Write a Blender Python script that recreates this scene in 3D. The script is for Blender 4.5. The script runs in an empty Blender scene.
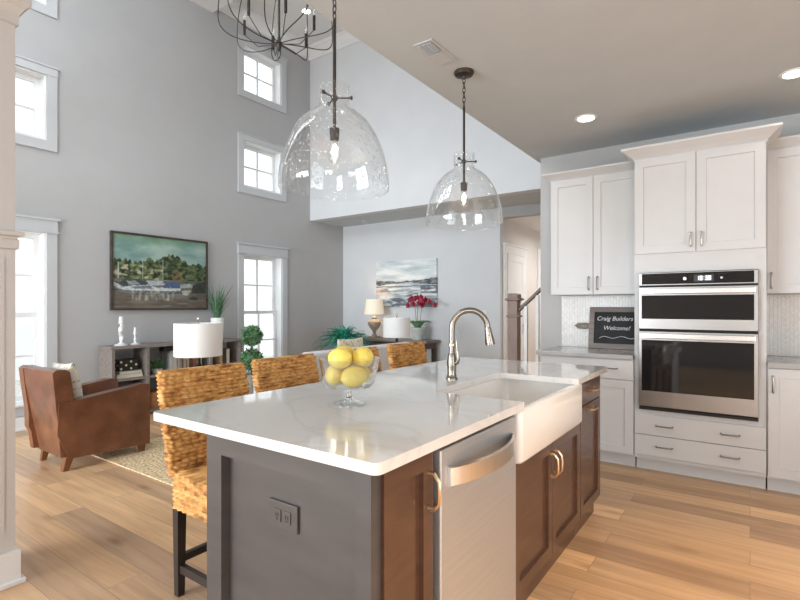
import bpy, bmesh, math, random
from mathutils import Vector, Matrix, noise
random.seed(7)
PI = math.pi
S = bpy.context.scene
C = S.collection

# ------------------------------------------------------------------ camera
FPX = 495.0
YAW = math.atan2(350, 495)
cam_d = bpy.data.cameras.new('camera'); cam = bpy.data.objects.new('camera', cam_d); C.objects.link(cam)
cam.location = (0, 0, 1.29); cam.rotation_euler = (PI/2, 0, YAW)
cam_d.sensor_fit = 'HORIZONTAL'; cam_d.sensor_width = 36.0; cam_d.lens = 36.0*FPX/800.0
cam_d.shift_x = 0.0; cam_d.shift_y = 6.5/800.0
cam_d.clip_start = 0.02; cam_d.clip_end = 200
S.camera = cam

# ------------------------------------------------------------------ world / light / exposure
S.view_settings.view_transform = 'Standard'; S.view_settings.look = 'None'
S.view_settings.gamma = 1.0; S.view_settings.use_curve_mapping = False
S.view_settings.exposure = 0.0
S.cycles.caustics_reflective = False; S.cycles.caustics_refractive = False
S.cycles.max_bounces = 10; S.cycles.diffuse_bounces = 5; S.cycles.transparent_max_bounces = 24
S.cycles.sample_clamp_indirect = 6.0
W = bpy.data.worlds.new('world'); S.world = W; W.use_nodes = True
bg = W.node_tree.nodes['Background']; bg.inputs['Color'].default_value = (0.94, 0.97, 1.0, 1); bg.inputs['Strength'].default_value = 2.8

def area(name, loc, rot, sx, sy, power, col=(1, 1, 1), spread=PI):
    l = bpy.data.lights.new(name, 'AREA'); l.shape = 'RECTANGLE'; l.size = sx; l.size_y = sy
    l.energy = power; l.color = col; l.spread = spread
    o = bpy.data.objects.new(name, l); C.objects.link(o); o.location = loc; o.rotation_euler = rot
    return o
COOL = (0.93, 0.97, 1.0)
WARM = (1.0, 0.72, 0.42)
NEUT = (1.0, 0.93, 0.84)
# added fill light at made-up windows of the rear and upper front walls
for i, xx in enumerate((-4.9, -3.15)):
    area('fill_rear', (xx, -3.9, 1.45), (PI/2, 0, 0), 1.5, 2.0, 190, (.86, .94, 1.0))
area('fill_rear', (1.9, -3.9, 1.45), (PI/2, 0, 0), 1.5, 2.0, 105, (.97, .985, 1))
for i, xx in enumerate((-5.2, -4.0, -2.8)):
    area('fill_upper', (xx, 0.90, 4.35), (PI/2, 0, 0), 0.9, 1.7, 27, COOL)
# added fill light from the right, set in a made-up patio door
area('fill_right', (3.12, 1.0, 1.3), (PI/2, 0, PI/2), 2.4, 2.0, 42, (.97, 0.985, 1.0))
# unseen warm spots added to light the floor in front of the cabinets
for (xx, yy) in ((.45, 2.3), (1.7, 2.3), (.45, .6), (1.7, .6)):
    l = bpy.data.lights.new('downlight', 'SPOT'); l.energy = 190; l.color = WARM; l.spot_size = math.radians(84); l.spot_blend = .8; l.shadow_soft_size = .07
    o = bpy.data.objects.new('downlight', l); C.objects.link(o); o.location = (xx, yy, 2.75)

# ------------------------------------------------------------------ helpers
def lin(c):
    return tuple(((v/255.0)/12.92 if v/255.0 <= 0.04045 else ((v/255.0+0.055)/1.055)**2.4) for v in c)
class MB:
    def __init__(s): s.bm = bmesh.new()
    def box(s, x0, x1, y0, y1, z0, z1, bev=0, seg=2):
        g = bmesh.ops.create_cube(s.bm, size=1.0)
        for v in g['verts']:
            v.co = Vector((x0+(v.co.x+.5)*(x1-x0), y0+(v.co.y+.5)*(y1-y0), z0+(v.co.z+.5)*(z1-z0)))
        if bev:
            es = list({e for v in g['verts'] for e in v.link_edges})
            bmesh.ops.bevel(s.bm, geom=es, offset=bev, segments=seg, affect='EDGES', profile=.5)
        return s
    def raw(s, vs, fs):
        vv = [s.bm.verts.new(v) for v in vs]
        for f in fs:
            try: s.bm.faces.new([vv[i] for i in f])
            except ValueError: pass
        return s
    def rings(s, rings, cap0=True, cap1=True, closed=True):
        R = [[s.bm.verts.new(p) for p in r] for r in rings]
        n = len(R[0])
        for a, b in zip(R, R[1:]):
            for i in range(n if closed else n-1):
                j = (i+1) % n
                s.bm.faces.new((a[i], a[j], b[j], b[i]))
        if cap0: s.bm.faces.new(list(reversed(R[0])))
        if cap1: s.bm.faces.new(R[-1])
        return s
    def cyl(s, p0, p1, r0, r1=None, n=16):
        return s.tube([p0, p1], [r0, r0 if r1 is None else r1], n)
    def tube(s, pts, r, n=8, closed=False, flat=1.0):
        pts = [Vector(p) for p in pts]; m = len(pts)
        rr = r if isinstance(r, (list, tuple)) else [r]*m
        rings = []; up = None
        for i in range(m):
            if closed: t = pts[(i+1) % m]-pts[i-1]
            else: t = pts[min(i+1, m-1)]-pts[max(i-1, 0)]
            t.normalize()
            if up is None:
                a = Vector((0, 0, 1)) if abs(t.z) < .9 else Vector((1, 0, 0))
                up = (a-t*a.dot(t)).normalized()
            else:
                up = (up-t*up.dot(t)).normalized()
            b = t.cross(up)
            rings.append([pts[i]+(up*math.cos(2*PI*k/n)*flat+b*math.sin(2*PI*k/n))*rr[i] for k in range(n)])
        if closed:
            rings.append(rings[0]); return s.rings(rings, False, False)
        return s.rings(rings)
    def lathe(s, prof, c=(0, 0, 0), n=28):
        cx, cy, cz = c; rings = []
        for r, z in prof:
            rings.append([(cx+max(r, 1e-4)*math.cos(2*PI*k/n), cy+max(r, 1e-4)*math.sin(2*PI*k/n), cz+z) for k in range(n)])
        return s.rings(rings)
    def ell(s, c, r, u=16, v=10, rot=None):
        g = bmesh.ops.create_uvsphere(s.bm, u_segments=u, v_segments=v, radius=1.0)
        for w in g['verts']:
            p = Vector((w.co.x*r[0], w.co.y*r[1], w.co.z*r[2]))
            if rot: p = rot @ p
            w.co = p+Vector(c)
        return s
    def prism(s, poly, z0, z1):
        return s.rings([[(x, y, z0) for x, y in poly], [(x, y, z1) for x, y in poly]])
    def xform(s, m):
        bmesh.ops.transform(s.bm, matrix=m, verts=s.bm.verts); return s
    def bevel(s, off, seg=2, ang=.6):
        es = [e for e in s.bm.edges if len(e.link_faces) == 2 and e.calc_face_angle(0) > ang]
        bmesh.ops.bevel(s.bm, geom=es, offset=off, segments=seg, affect='EDGES', profile=.5); return s
    def build(s, name, mat, parent=None, smooth=35, loc=None):
        bmesh.ops.remove_doubles(s.bm, verts=s.bm.verts, dist=1e-6)
        bmesh.ops.recalc_face_normals(s.bm, faces=s.bm.faces)
        me = bpy.data.meshes.new(name); s.bm.to_mesh(me); s.bm.free()
        me.materials.append(mat)
        if smooth:
            me.shade_smooth(); me.set_sharp_from_angle(angle=math.radians(smooth))
        o = bpy.data.objects.new(name, me); C.objects.link(o)
        if parent: o.parent = parent
        if loc: o.location = loc
        return o
def thing(name, label, cat, loc=(0, 0, 0), rz=0, group=None, kind=None):
    o = bpy.data.objects.new(name, None); o.empty_display_size = .1; C.objects.link(o)
    o.location = loc; o.rotation_euler = (0, 0, rz)
    if label: o['label'] = label
    if cat: o['category'] = cat
    if group: o['group'] = group
    if kind: o['kind'] = kind
    return o
def tag(o, label, cat, group=None):
    o['label'] = label; o['category'] = cat
    if group: o['group'] = group
    return o
def struct(o):
    o['kind'] = 'structure'; return o
def kids(o): return [c for c in bpy.data.objects if c.parent == o]
def copy_tree(o, parent=None):
    c = o.copy(); C.objects.link(c)
    if parent: c.parent = parent
    for k in kids(o): copy_tree(k, c)
    return c

# ------------------------------------------------------------------ materials
def mat(name, col, rough=.5, metal=0., spec=.5, nz=None, bump=None, coat=0., emis=None, trans=0., ior=1.45, sheen=0., var=0.06):
    m = bpy.data.materials.new(name); m.use_nodes = True
    nt = m.node_tree; b = nt.nodes['Principled BSDF']
    b.inputs['Base Color'].default_value = (*col, 1); b.inputs['Roughness'].default_value = rough
    b.inputs['Metallic'].default_value = metal; b.inputs['Specular IOR Level'].default_value = spec
    b.inputs['Coat Weight'].default_value = coat; b.inputs['IOR'].default_value = ior
    b.inputs['Transmission Weight'].default_value = trans
    if sheen: b.inputs['Sheen Weight'].default_value = sheen
    if emis:
        b.inputs['Emission Color'].default_value = (*emis[0], 1); b.inputs['Emission Strength'].default_value = emis[1]
    tc = nt.nodes.new('ShaderNodeTexCoord')
    if nz:
        scale = nz if isinstance(nz, (tuple, list)) else (nz, nz, nz)
        mp = nt.nodes.new('ShaderNodeMapping'); mp.inputs['Scale'].default_value = scale
        nt.links.new(tc.outputs['Object'], mp.inputs['Vector'])
        n = nt.nodes.new('ShaderNodeTexNoise'); n.inputs['Scale'].default_value = 1.0; n.inputs['Detail'].default_value = 4
        nt.links.new(mp.outputs['Vector'], n.inputs['Vector'])
        r = nt.nodes.new('ShaderNodeValToRGB')
        r.color_ramp.elements[0].position = .3; r.color_ramp.elements[1].position = .7
        r.color_ramp.elements[0].color = (*[max(0, v*(1-var)) for v in col], 1)
        r.color_ramp.elements[1].color = (*[min(1, v*(1+var)) for v in col], 1)
        nt.links.new(n.outputs['Fac'], r.inputs['Fac']); nt.links.new(r.outputs['Color'], b.inputs['Base Color'])
        if bump:
            bp = nt.nodes.new('ShaderNodeBump'); bp.inputs['Strength'].default_value = bump[0]; bp.inputs['Distance'].default_value = bump[1]
            nt.links.new(n.outputs['Fac'], bp.inputs['Height']); nt.links.new(bp.outputs['Normal'], b.inputs['Normal'])
    return m
def nodes(m): return m.node_tree.nodes, m.node_tree.links, m.node_tree.nodes['Principled BSDF']
def glass(name, tint=(1, 1, 1), rough=.0, fac=1.0, seeds=None, ior=1.45):
    """thin clear glass sheet: see-through with fresnel reflection"""
    m = bpy.data.materials.new(name); m.use_nodes = True
    nt = m.node_tree; nt.nodes.clear()
    out = nt.nodes.new('ShaderNodeOutputMaterial'); mx = nt.nodes.new('ShaderNodeMixShader')
    tr = nt.nodes.new('ShaderNodeBsdfTransparent'); tr.inputs['Color'].default_value = (*tint, 1)
    gl = nt.nodes.new('ShaderNodeBsdfGlossy'); gl.inputs['Roughness'].default_value = rough; gl.inputs['Color'].default_value = (1, 1, 1, 1)
    lw = nt.nodes.new('ShaderNodeLayerWeight'); lw.inputs['Blend'].default_value = .5      # schlick reflectance of a thin sheet
    pw_ = nt.nodes.new('ShaderNodeMath'); pw_.operation = 'POWER'; pw_.inputs[1].default_value = 4.2
    nt.links.new(lw.outputs['Facing'], pw_.inputs[0])
    mu = nt.nodes.new('ShaderNodeMath'); mu.operation = 'MULTIPLY_ADD'; mu.inputs[1].default_value = .72*fac; mu.inputs[2].default_value = .055*fac; mu.use_clamp = True
    nt.links.new(pw_.outputs[0], mu.inputs[0]); nt.links.new(mu.outputs[0], mx.inputs['Fac'])
    nt.links.new(tr.outputs[0], mx.inputs[1]); nt.links.new(gl.outputs[0], mx.inputs[2]); nt.links.new(mx.outputs[0], out.inputs['Surface'])
    if seeds:
        tc = nt.nodes.new('ShaderNodeTexCoord'); v = nt.nodes.new('ShaderNodeTexVoronoi'); v.inputs['Scale'].default_value = seeds
        nt.links.new(tc.outputs['Object'], v.inputs['Vector'])
        r = nt.nodes.new('ShaderNodeValToRGB'); r.color_ramp.elements[0].position = .05; r.color_ramp.elements[1].position = .35
        r.color_ramp.elements[0].color = (1, 1, 1, 1); r.color_ramp.elements[1].color = (0, 0, 0, 1)
        nt.links.new(v.outputs['Distance'], r.inputs['Fac'])
        bp = nt.nodes.new('ShaderNodeBump'); bp.inputs['Strength'].default_value = .9; bp.inputs['Distance'].default_value = .005
        nt.links.new(r.outputs['Color'], bp.inputs['Height'])
        nt.links.new(bp.outputs['Normal'], gl.inputs['Normal']); nt.links.new(bp.outputs['Normal'], lw.inputs['Normal'])
    return m

M = {}
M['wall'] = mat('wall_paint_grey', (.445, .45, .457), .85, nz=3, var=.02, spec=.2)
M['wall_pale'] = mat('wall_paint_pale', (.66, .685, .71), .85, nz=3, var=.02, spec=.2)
M['hallwall'] = mat('hall_paint_beige', (.68, .66, .64), .85, nz=3, var=.02, spec=.2)
M['kwall'] = mat('kitchen_wall_paint', (.475, .475, .475), .85, nz=3, var=.02, spec=.2)
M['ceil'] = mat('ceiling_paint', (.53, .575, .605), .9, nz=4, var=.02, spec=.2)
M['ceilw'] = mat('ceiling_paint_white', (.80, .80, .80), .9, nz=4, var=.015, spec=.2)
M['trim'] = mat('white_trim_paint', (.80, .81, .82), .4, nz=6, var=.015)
M['trimg'] = mat('white_trim_shaded', (.53, .55, .57), .45, nz=6, var=.015)  # white trim, backlit shade put into its grey; also on vent and sensor
M['column'] = mat('column_paint', (.62, .60, .585), .5, nz=5, var=.02)
M['cab'] = mat('white_cabinet_paint', (.595, .597, .60), .35, nz=5, var=.015)
M['isl'] = mat('espresso_wood', (.088, .042, .026), .28, nz=(3, 3, 30), var=.22, coat=.25)
M['islp'] = mat('grey_brown_end_panel', (.074, .066, .064), .36, nz=(3, 3, 14), var=.14)
M['steel'] = mat('brushed_stainless', (.63, .665, .70), .5, metal=1., nz=(2, 2, 160), var=.05)
M['steelov'] = mat('brushed_stainless_oven', (.36, .345, .33), .36, metal=1., nz=(2, 2, 160), var=.05)
M['steelh'] = mat('brushed_stainless_light', (.72, .70, .68), .28, metal=1., nz=(120, 4, 4), var=.04)
M['bronze'] = mat('champagne_bronze', (.62, .47, .31), .3, metal=1., nz=30, var=.06)
M['nickel'] = mat('brushed_nickel', (.52, .49, .44), .24, metal=1., nz=30, var=.05)
M['faucet'] = mat('warm_nickel_faucet', (.29, .262, .225), .27, metal=1., nz=30, var=.05)
M['chrome'] = mat('dark_nickel_pull', (.34, .32, .30), .3, metal=1., nz=30, var=.05)
M['black'] = mat('black_iron', (.025, .022, .02), .4, metal=.6, nz=30, var=.1)
M['orb'] = mat('dark_bronze_iron', (.065, .055, .05), .42, metal=.7, nz=40, var=.15)
M['ovglass'] = mat('black_oven_glass', (.012, .012, .013), .05, spec=.7, nz=2, var=.1)
M['sink'] = mat('white_fireclay', (.85, .83, .80), .18, nz=4, var=.015, coat=.4)
M['legdark'] = mat('dark_stained_leg', (.035, .026, .022), .4, nz=(20, 20, 4), var=.2)
M['leather'] = mat('cognac_leather', (.185, .075, .038), .34, nz=5.5, var=.33, bump=(.25, .01), coat=.15)
M['legbrown'] = mat('brown_leg_wood', (.22, .09, .04), .4, nz=(20, 20, 4), var=.2)
M['greywood'] = mat('grey_weathered_wood', (.24, .205, .185), .55, nz=(4, 30, 30), var=.2)
M['darkwood'] = mat('dark_walnut', (.085, .06, .05), .45, nz=(4, 30, 30), var=.2)
M['fabric'] = mat('pale_grey_linen', (.70, .70, .70), .9, nz=140, var=.08, bump=(.3, .002), sheen=.2)
M['white'] = mat('white_ceramic', (.82, .82, .82), .25, nz=6, var=.02)
M['grey_pot'] = mat('pale_glazed_pot', (.50, .55, .52), .35, nz=18, var=.1)
M['concrete'] = mat('grey_planter_clay', (.36, .34, .31), .8, nz=25, var=.1)
M['soil'] = mat('potting_soil', (.05, .035, .025), .95, nz=60, var=.4)
M['leaf'] = mat('green_leaf', (.14, .285, .135), .5, nz=20, var=.5)
M['leafblade'] = mat('blade_leaf', (.075, .19, .095), .45, nz=30, var=.5)
M['leafteal'] = mat('teal_fern_leaf', (.045, .36, .25), .45, nz=18, var=.45)
M['stemw'] = mat('woody_stem', (.10, .07, .04), .8, nz=30, var=.2)
M['petal'] = mat('crimson_petal', (.27, .008, .035), .5, nz=30, var=.3)
M['stalk'] = mat('orchid_stalk', (.25, .22, .17), .6, nz=30, var=.2)
M['lemon'] = mat('lemon_skin', (.86, .66, .13), .38, nz=55, var=.07, bump=(.35, .004))
M['shade'] = mat('white_linen_shade', (.82, .82, .81), .9, nz=(160, 160, 160), var=.03)
M['shadelit'] = mat('lit_linen_shade', (.85, .78, .68), .9, nz=160, var=.03, emis=((1.0, .72, .42), .28))
M['urn'] = mat('taupe_urn_ceramic', (.33, .265, .215), .4, nz=12, var=.15)
M['board'] = mat('slate_chalkboard', (.028, .029, .033), .8, nz=8, var=.25)
M['chalk'] = mat('white_chalk', (.80, .80, .78), .95, nz=90, var=.1)
M['quartz'] = mat('quartz_counter', (.70, .675, .65), .055, nz=7, var=.03, coat=.3)
M['greyquartz'] = mat('grey_quartz_counter', (.40, .395, .39), .2, nz=9, var=.06, coat=.2)
M['plate'] = mat('bronze_cover_plate', (.085, .075, .07), .4, metal=.3, nz=8, var=.05)
M['slot'] = mat('black_slot', (.008, .008, .008), .6, nz=8, var=.05)
M['bulb'] = mat('warm_bulb', (1, .9, .75), .3, nz=8, var=.02, emis=((1.0, .80, .55), 13.0))
M['can'] = mat('lit_downlight_lens', (1, 1, 1), .3, nz=8, var=.02, emis=((1.0, .93, .82), 14.0))
M['canw'] = mat('lit_downlight_lens_white', (1, 1, 1), .3, nz=8, var=.02, emis=((1.0, .98, .95), 6.0))
M['display'] = mat('oven_clock_screen', (.03, .03, .03), .2, nz=8, var=.05, emis=((.8, .85, .9), .05))
M['digit'] = mat('lit_clock_digits', (.9, .9, .9), .4, nz=8, var=.02, emis=((.85, .92, 1.0), 1.3))
M['newel'] = mat('brown_newel_wood', (.24, .165, .135), .4, nz=(20, 20, 4), var=.12)
M['rail'] = mat('dark_handrail_wood', (.17, .125, .105), .35, nz=(4, 20, 20), var=.15)
M['book1'] = mat('cream_book_cover', (.62, .56, .44), .7, nz=40, var=.1)
M['book2'] = mat('tan_book_cover', (.50, .36, .20), .7, nz=40, var=.1)
M['book3'] = mat('rust_book_cover', (.30, .09, .05), .7, nz=40, var=.1)
M['book4'] = mat('grey_book_cover', (.45, .47, .46), .7, nz=40, var=.1)
M['paper'] = mat('book_paper', (.72, .68, .58), .9, nz=60, var=.06)
M['boxblack'] = mat('black_box_lacquer', (.02, .018, .018), .45, nz=20, var=.1)
M['dot'] = mat('cream_dot', (.75, .65, .48), .6, nz=20, var=.05)
M['basket'] = mat('tan_basket_weave', (.42, .20, .09), .8, nz=60, var=.3, bump=(.5, .006))
M['glasspane'] = glass('window_glass', (.97, .985, .985), ior=1.4)
M['pendglass'] = glass('seeded_pendant_glass', (.955, .962, .962), rough=.04, seeds=62, fac=1.6)
M['bowlglass'] = glass('clear_bowl_glass', (.955, .965, .96), fac=1.9)
M['solidglass'] = mat('solid_clear_glass', (.97, .98, .98), .02, nz=8, var=.01, trans=1., ior=1.48)
M['siding'] = mat('neighbour_siding', (.80, .81, .82), .8, nz=(1, 1, 8), var=.03)
M['roofing'] = mat('neighbour_roofing', (.22, .23, .25), .9, nz=12, var=.2)
M['glassdark'] = mat('neighbour_glass', (.10, .12, .14), .1, nz=3, var=.2)
M['lawn'] = mat('pale_gravel', (.50, .50, .46), .95, nz=12, var=.3)
M['seal'] = mat('rubber_seal', (.02, .02, .02), .7, nz=8, var=.05)

# floor: oak planks running along X
def floor_mat():
    m = mat('oak_plank_floor', (.5, .34, .2), .34, spec=.45)
    N, L, b = nodes(m)
    tc = N.new('ShaderNodeTexCoord')
    br = N.new('ShaderNodeTexBrick'); br.offset = .37; br.offset_frequency = 2
    br.inputs['Scale'].default_value = 1; br.inputs['Brick Width'].default_value = 1.75; br.inputs['Row Height'].default_value = .178
    br.inputs['Mortar Size'].default_value = .0009; br.inputs['Mortar Smooth'].default_value = .3; br.inputs['Bias'].default_value = 0.0
    br.inputs['Color1'].default_value = (0, 0, 0, 1); br.inputs['Color2'].default_value = (1, 1, 1, 1); br.inputs['Mortar'].default_value = (.3, .3, .3, 1)
    L.new(tc.outputs['Object'], br.inputs['Vector'])
    ramp = N.new('ShaderNodeValToRGB'); cr = ramp.color_ramp
    cr.elements[0].position = 0; cr.elements[0].color = (.43, .275, .170, 1)
    cr.elements[1].position = 1; cr.elements[1].color = (.84, .56, .325, 1)
    for p, c in ((.3, (.71, .465, .267, 1)), (.55, (.54, .362, .233, 1)), (.75, (.79, .522, .298, 1))):
        e = cr.elements.new(p); e.color = c
    L.new(br.outputs['Color'], ramp.inputs['Fac'])
    # per plank shifted grain
    sc = N.new('ShaderNodeVectorMath'); sc.operation = 'MULTIPLY'; sc.inputs[1].default_value = (3.7, 1.9, 5)
    L.new(br.outputs['Color'], sc.inputs[0])
    ad = N.new('ShaderNodeVectorMath'); ad.operation = 'ADD'; L.new(tc.outputs['Object'], ad.inputs[0]); L.new(sc.outputs[0], ad.inputs[1])
    mp = N.new('ShaderNodeMapping'); mp.inputs['Scale'].default_value = (1.6, 22, 1); L.new(ad.outputs[0], mp.inputs['Vector'])
    n = N.new('ShaderNodeTexNoise'); n.inputs['Scale'].default_value = 1; n.inputs['Detail'].default_value = 6; n.inputs['Distortion'].default_value = .6
    L.new(mp.outputs['Vector'], n.inputs['Vector'])
    r2 = N.new('ShaderNodeValToRGB'); r2.color_ramp.elements[0].position = .3; r2.color_ramp.elements[1].position = .72
    r2.color_ramp.elements[0].color = (.76, .72, .69, 1); r2.color_ramp.elements[1].color = (1.06, 1.05, 1.03, 1)
    L.new(n.outputs['Fac'], r2.inputs['Fac'])
    mx = N.new('ShaderNodeMix'); mx.data_type = 'RGBA'; mx.blend_type = 'MULTIPLY'; mx.inputs['Factor'].default_value = 1
    L.new(ramp.outputs['Color'], mx.inputs['A']); L.new(r2.outputs['Color'], mx.inputs['B'])
    # knots
    mp2 = N.new('ShaderNodeMapping'); mp2.inputs['Scale'].default_value = (1.5, 4.5, 1); L.new(ad.outputs[0], mp2.inputs['Vector'])
    v = N.new('ShaderNodeTexVoronoi'); v.inputs['Scale'].default_value = 1.0; L.new(mp2.outputs['Vector'], v.inputs['Vector'])
    r3 = N.new('ShaderNodeValToRGB'); r3.color_ramp.elements[0].position = .02; r3.color_ramp.elements[1].position = .16
    r3.color_ramp.elements[0].color = (.62, .56, .52, 1); r3.color_ramp.elements[1].color = (1, 1, 1, 1)
    L.new(v.outputs['Distance'], r3.inputs['Fac'])
    mx3 = N.new('ShaderNodeMix'); mx3.data_type = 'RGBA'; mx3.blend_type = 'MULTIPLY'; mx3.inputs['Factor'].default_value = 1
    L.new(mx.outputs['Result'], mx3.inputs['A']); L.new(r3.outputs['Color'], mx3.inputs['B'])
    mm = N.new('ShaderNodeMix'); mm.data_type = 'RGBA'; mm.inputs['B'].default_value = (.16, .10, .065, 1)
    L.new(br.outputs['Fac'], mm.inputs['Factor']); L.new(mx3.outputs['Result'], mm.inputs['A'])
    L.new(mm.outputs['Result'], b.inputs['Base Color'])
    bp = N.new('ShaderNodeBump'); bp.inputs['Strength'].default_value = .12; bp.inputs['Distance'].default_value = .003
    L.new(n.outputs['Fac'], bp.inputs['Height']); L.new(bp.outputs['Normal'], b.inputs['Normal'])
    return m
M['floor'] = floor_mat()

def wicker_mat():
    m = mat('woven_seagrass', (.6, .35, .12), .6, spec=.35)
    N, L, b = nodes(m)
    tc = N.new('ShaderNodeTexCoord'); mp = N.new('ShaderNodeMapping'); mp.inputs['Scale'].default_value = (14, 14, 50); L.new(tc.outputs['Object'], mp.inputs['Vector'])
    n = N.new('ShaderNodeTexNoise'); n.inputs['Scale'].default_value = 1; n.inputs['Detail'].default_value = 3; L.new(mp.outputs['Vector'], n.inputs['Vector'])
    r = N.new('ShaderNodeValToRGB'); cr = r.color_ramp
    cr.elements[0].position = .28; cr.elements[0].color = (.27, .105, .032, 1); cr.elements[1].position = .75; cr.elements[1].color = (.80, .50, .20, 1)
    e = cr.elements.new(.5); e.color = (.62, .32, .10, 1)
    L.new(n.outputs['Fac'], r.inputs['Fac']); L.new(r.outputs['Color'], b.inputs['Base Color'])
    return m
M['wicker'] = wicker_mat()

def rug_mat():
    m = mat('jute_rug', (.62, .50, .34), .95, spec=.1)
    N, L, b = nodes(m)
    tc = N.new('ShaderNodeTexCoord'); v = N.new('ShaderNodeTexVoronoi'); v.inputs['Scale'].default_value = 42; L.new(tc.outputs['Object'], v.inputs['Vector'])
    r = N.new('ShaderNodeValToRGB'); cr = r.color_ramp
    cr.elements[0].position = .1; cr.elements[0].color = (.95, .78, .54, 1); cr.elements[1].position = .85; cr.elements[1].color = (.60, .42, .22, 1)
    L.new(v.outputs['Distance'], r.inputs['Fac']); L.new(r.outputs['Color'], b.inputs['Base Color'])
    bp = N.new('ShaderNodeBump'); bp.inputs['Strength'].default_value = .7; bp.inputs['Distance'].default_value = .008; bp.invert = True
    L.new(v.outputs['Distance'], bp.inputs['Height']); L.new(bp.outputs['Normal'], b.inputs['Normal'])
    return m
M['rug'] = rug_mat()

def herring_mat():
    """small herringbone marble tile on a plane of constant Y"""
    m = mat('herringbone_tile', (.8, .79, .77), .25, spec=.5)
    N, L, b = nodes(m)
    tc = N.new('ShaderNodeTexCoord'); sp = N.new('ShaderNodeSeparateXYZ'); L.new(tc.outputs['Object'], sp.inputs[0])
    def math_(op, a, b_=None):
        q = N.new('ShaderNodeMath'); q.operation = op
        for i, v in enumerate((a, b_)):
            if v is None: continue
            if isinstance(v, (int, float)): q.inputs[i].default_value = v
            else: L.new(v, q.inputs[i])
        return q.outputs[0]
    P = .050
    t = math_('PINGPONG', sp.outputs['X'], P/2)                 # zigzag
    hgt = math_('ADD', sp.outputs['Z'], t)
    f = math_('FRACT', math_('DIVIDE', hgt, .0165), None)
    g1 = math_('LESS_THAN', f, .13)
    f2 = math_('FRACT', math_('DIVIDE', sp.outputs['X'], P/2), None)
    g2 = math_('LESS_THAN', f2, .07)
    g = math_('MAXIMUM', g1, g2)
    idx = math_('FLOOR', math_('DIVIDE', hgt, .0165), None); ix = math_('FLOOR', math_('DIVIDE', sp.outputs['X'], P/2), None)
    cb = N.new('ShaderNodeCombineXYZ'); L.new(idx, cb.inputs[0]); L.new(ix, cb.inputs[1])
    wn = N.new('ShaderNodeTexWhiteNoise'); wn.noise_dimensions = '2D'; L.new(cb.outputs[0], wn.inputs['Vector'])
    r = N.new('ShaderNodeValToRGB'); r.color_ramp.elements[0].color = (.70, .69, .67, 1); r.color_ramp.elements[1].color = (.82, .81, .79, 1)
    L.new(wn.outputs['Value'], r.inputs['Fac'])
    mx = N.new('ShaderNodeMix'); mx.data_type = 'RGBA'; mx.inputs['B'].default_value = (.44, .42, .40, 1)
    L.new(g, mx.inputs['Factor']); L.new(r.outputs['Color'], mx.inputs['A']); L.new(mx.outputs['Result'], b.inputs['Base Color'])
    return m
M['tile'] = herring_mat()

def attr_mat(name, rough=.6):
    m = mat(name, (.5, .5, .5), rough)
    N, L, b = nodes(m)
    a = N.new('ShaderNodeAttribute'); a.attribute_name = 'paint'; L.new(a.outputs['Color'], b.inputs['Base Color'])
    return m
M['painting'] = attr_mat('oil_painting', .45)
M['print'] = attr_mat('abstract_canvas_print', .6)
M['pillow'] = attr_mat('leaf_print_cushion', .9)

# quartz veins
N, L, b = nodes(M['quartz'])
tc = N.new('ShaderNodeTexCoord'); n = N.new('ShaderNodeTexNoise'); n.inputs['Scale'].default_value = 1.7; n.inputs['Detail'].default_value = 8; n.inputs['Distortion'].default_value = 1.4
L.new(tc.outputs['Object'], n.inputs['Vector'])
r = N.new('ShaderNodeValToRGB'); cr = r.color_ramp
cr.elements[0].position = .47; cr.elements[0].color = (.74, .72, .70, 1); cr.elements[1].position = .53; cr.elements[1].color = (.74, .72, .70, 1)
e = cr.elements.new(.5); e.color = (.68, .66, .638, 1)
L.new(n.outputs['Fac'], r.inputs['Fac']); L.new(r.outputs['Color'], b.inputs['Base Color'])

# ------------------------------------------------------------------ structure
XL, YU, YP, YK, ZC, ZG = -6.20, 6.08, 6.93, 4.86, 2.77, 5.72
XE = -1.77            # edge of the low kitchen ceiling
XR, YR = 3.2, -4.0    # right wall, rear wall
def slab(name, m, x0, x1, y0, y1, z0, z1):
    return struct(MB().box(x0, x1, y0, y1, z0, z1).build(name, m, smooth=None))
def holed(name, m, axis, p0, p1, u0, u1, z0, z1, holes):
    """wall box of thickness p0..p1 along 'axis', spanning u0..u1 and z0..z1, with rectangular holes (u0,u1,z0,z1)"""
    us = sorted({u0, u1, *[h[0] for h in holes], *[h[1] for h in holes]}); zs = sorted({z0, z1, *[h[2] for h in holes], *[h[3] for h in holes]})
    inh = lambda u, z: any(h[0] < u < h[1] and h[2] < z < h[3] for h in holes)
    P = (lambda p, u, z: (p, u, z)) if axis == 'X' else (lambda p, u, z: (u, p, z))
    mb = MB(); nu, nz_ = len(us)-1, len(zs)-1
    solid = lambda i, j: 0 <= i < nu and 0 <= j < nz_ and not inh((us[i]+us[i+1])/2, (zs[j]+zs[j+1])/2)
    for i in range(nu):
        for j in range(nz_):
            if not solid(i, j): continue
            a, b_, c, d = us[i], us[i+1], zs[j], zs[j+1]
            for p in (p0, p1): mb.raw([P(p, a, c), P(p, b_, c), P(p, b_, d), P(p, a, d)], [(0, 1, 2, 3)])
            for (di, dj, q) in ((-1, 0, [(a, c), (a, d)]), (1, 0, [(b_, c), (b_, d)]), (0, -1, [(a, c), (b_, c)]), (0, 1, [(a, d), (b_, d)])):
                if not solid(i+di, j+dj):
                    (ua, za), (ub, zb) = q
                    mb.raw([P(p0, ua, za), P(p1, ua, za), P(p1, ub, zb), P(p0, ub, zb)], [(0, 1, 2, 3)])
    return struct(mb.build(name, m, smooth=None))

slab('floor', M['floor'], XL-.2, XR+.2, YR-.2, 10.2, -.12, 0)
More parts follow.
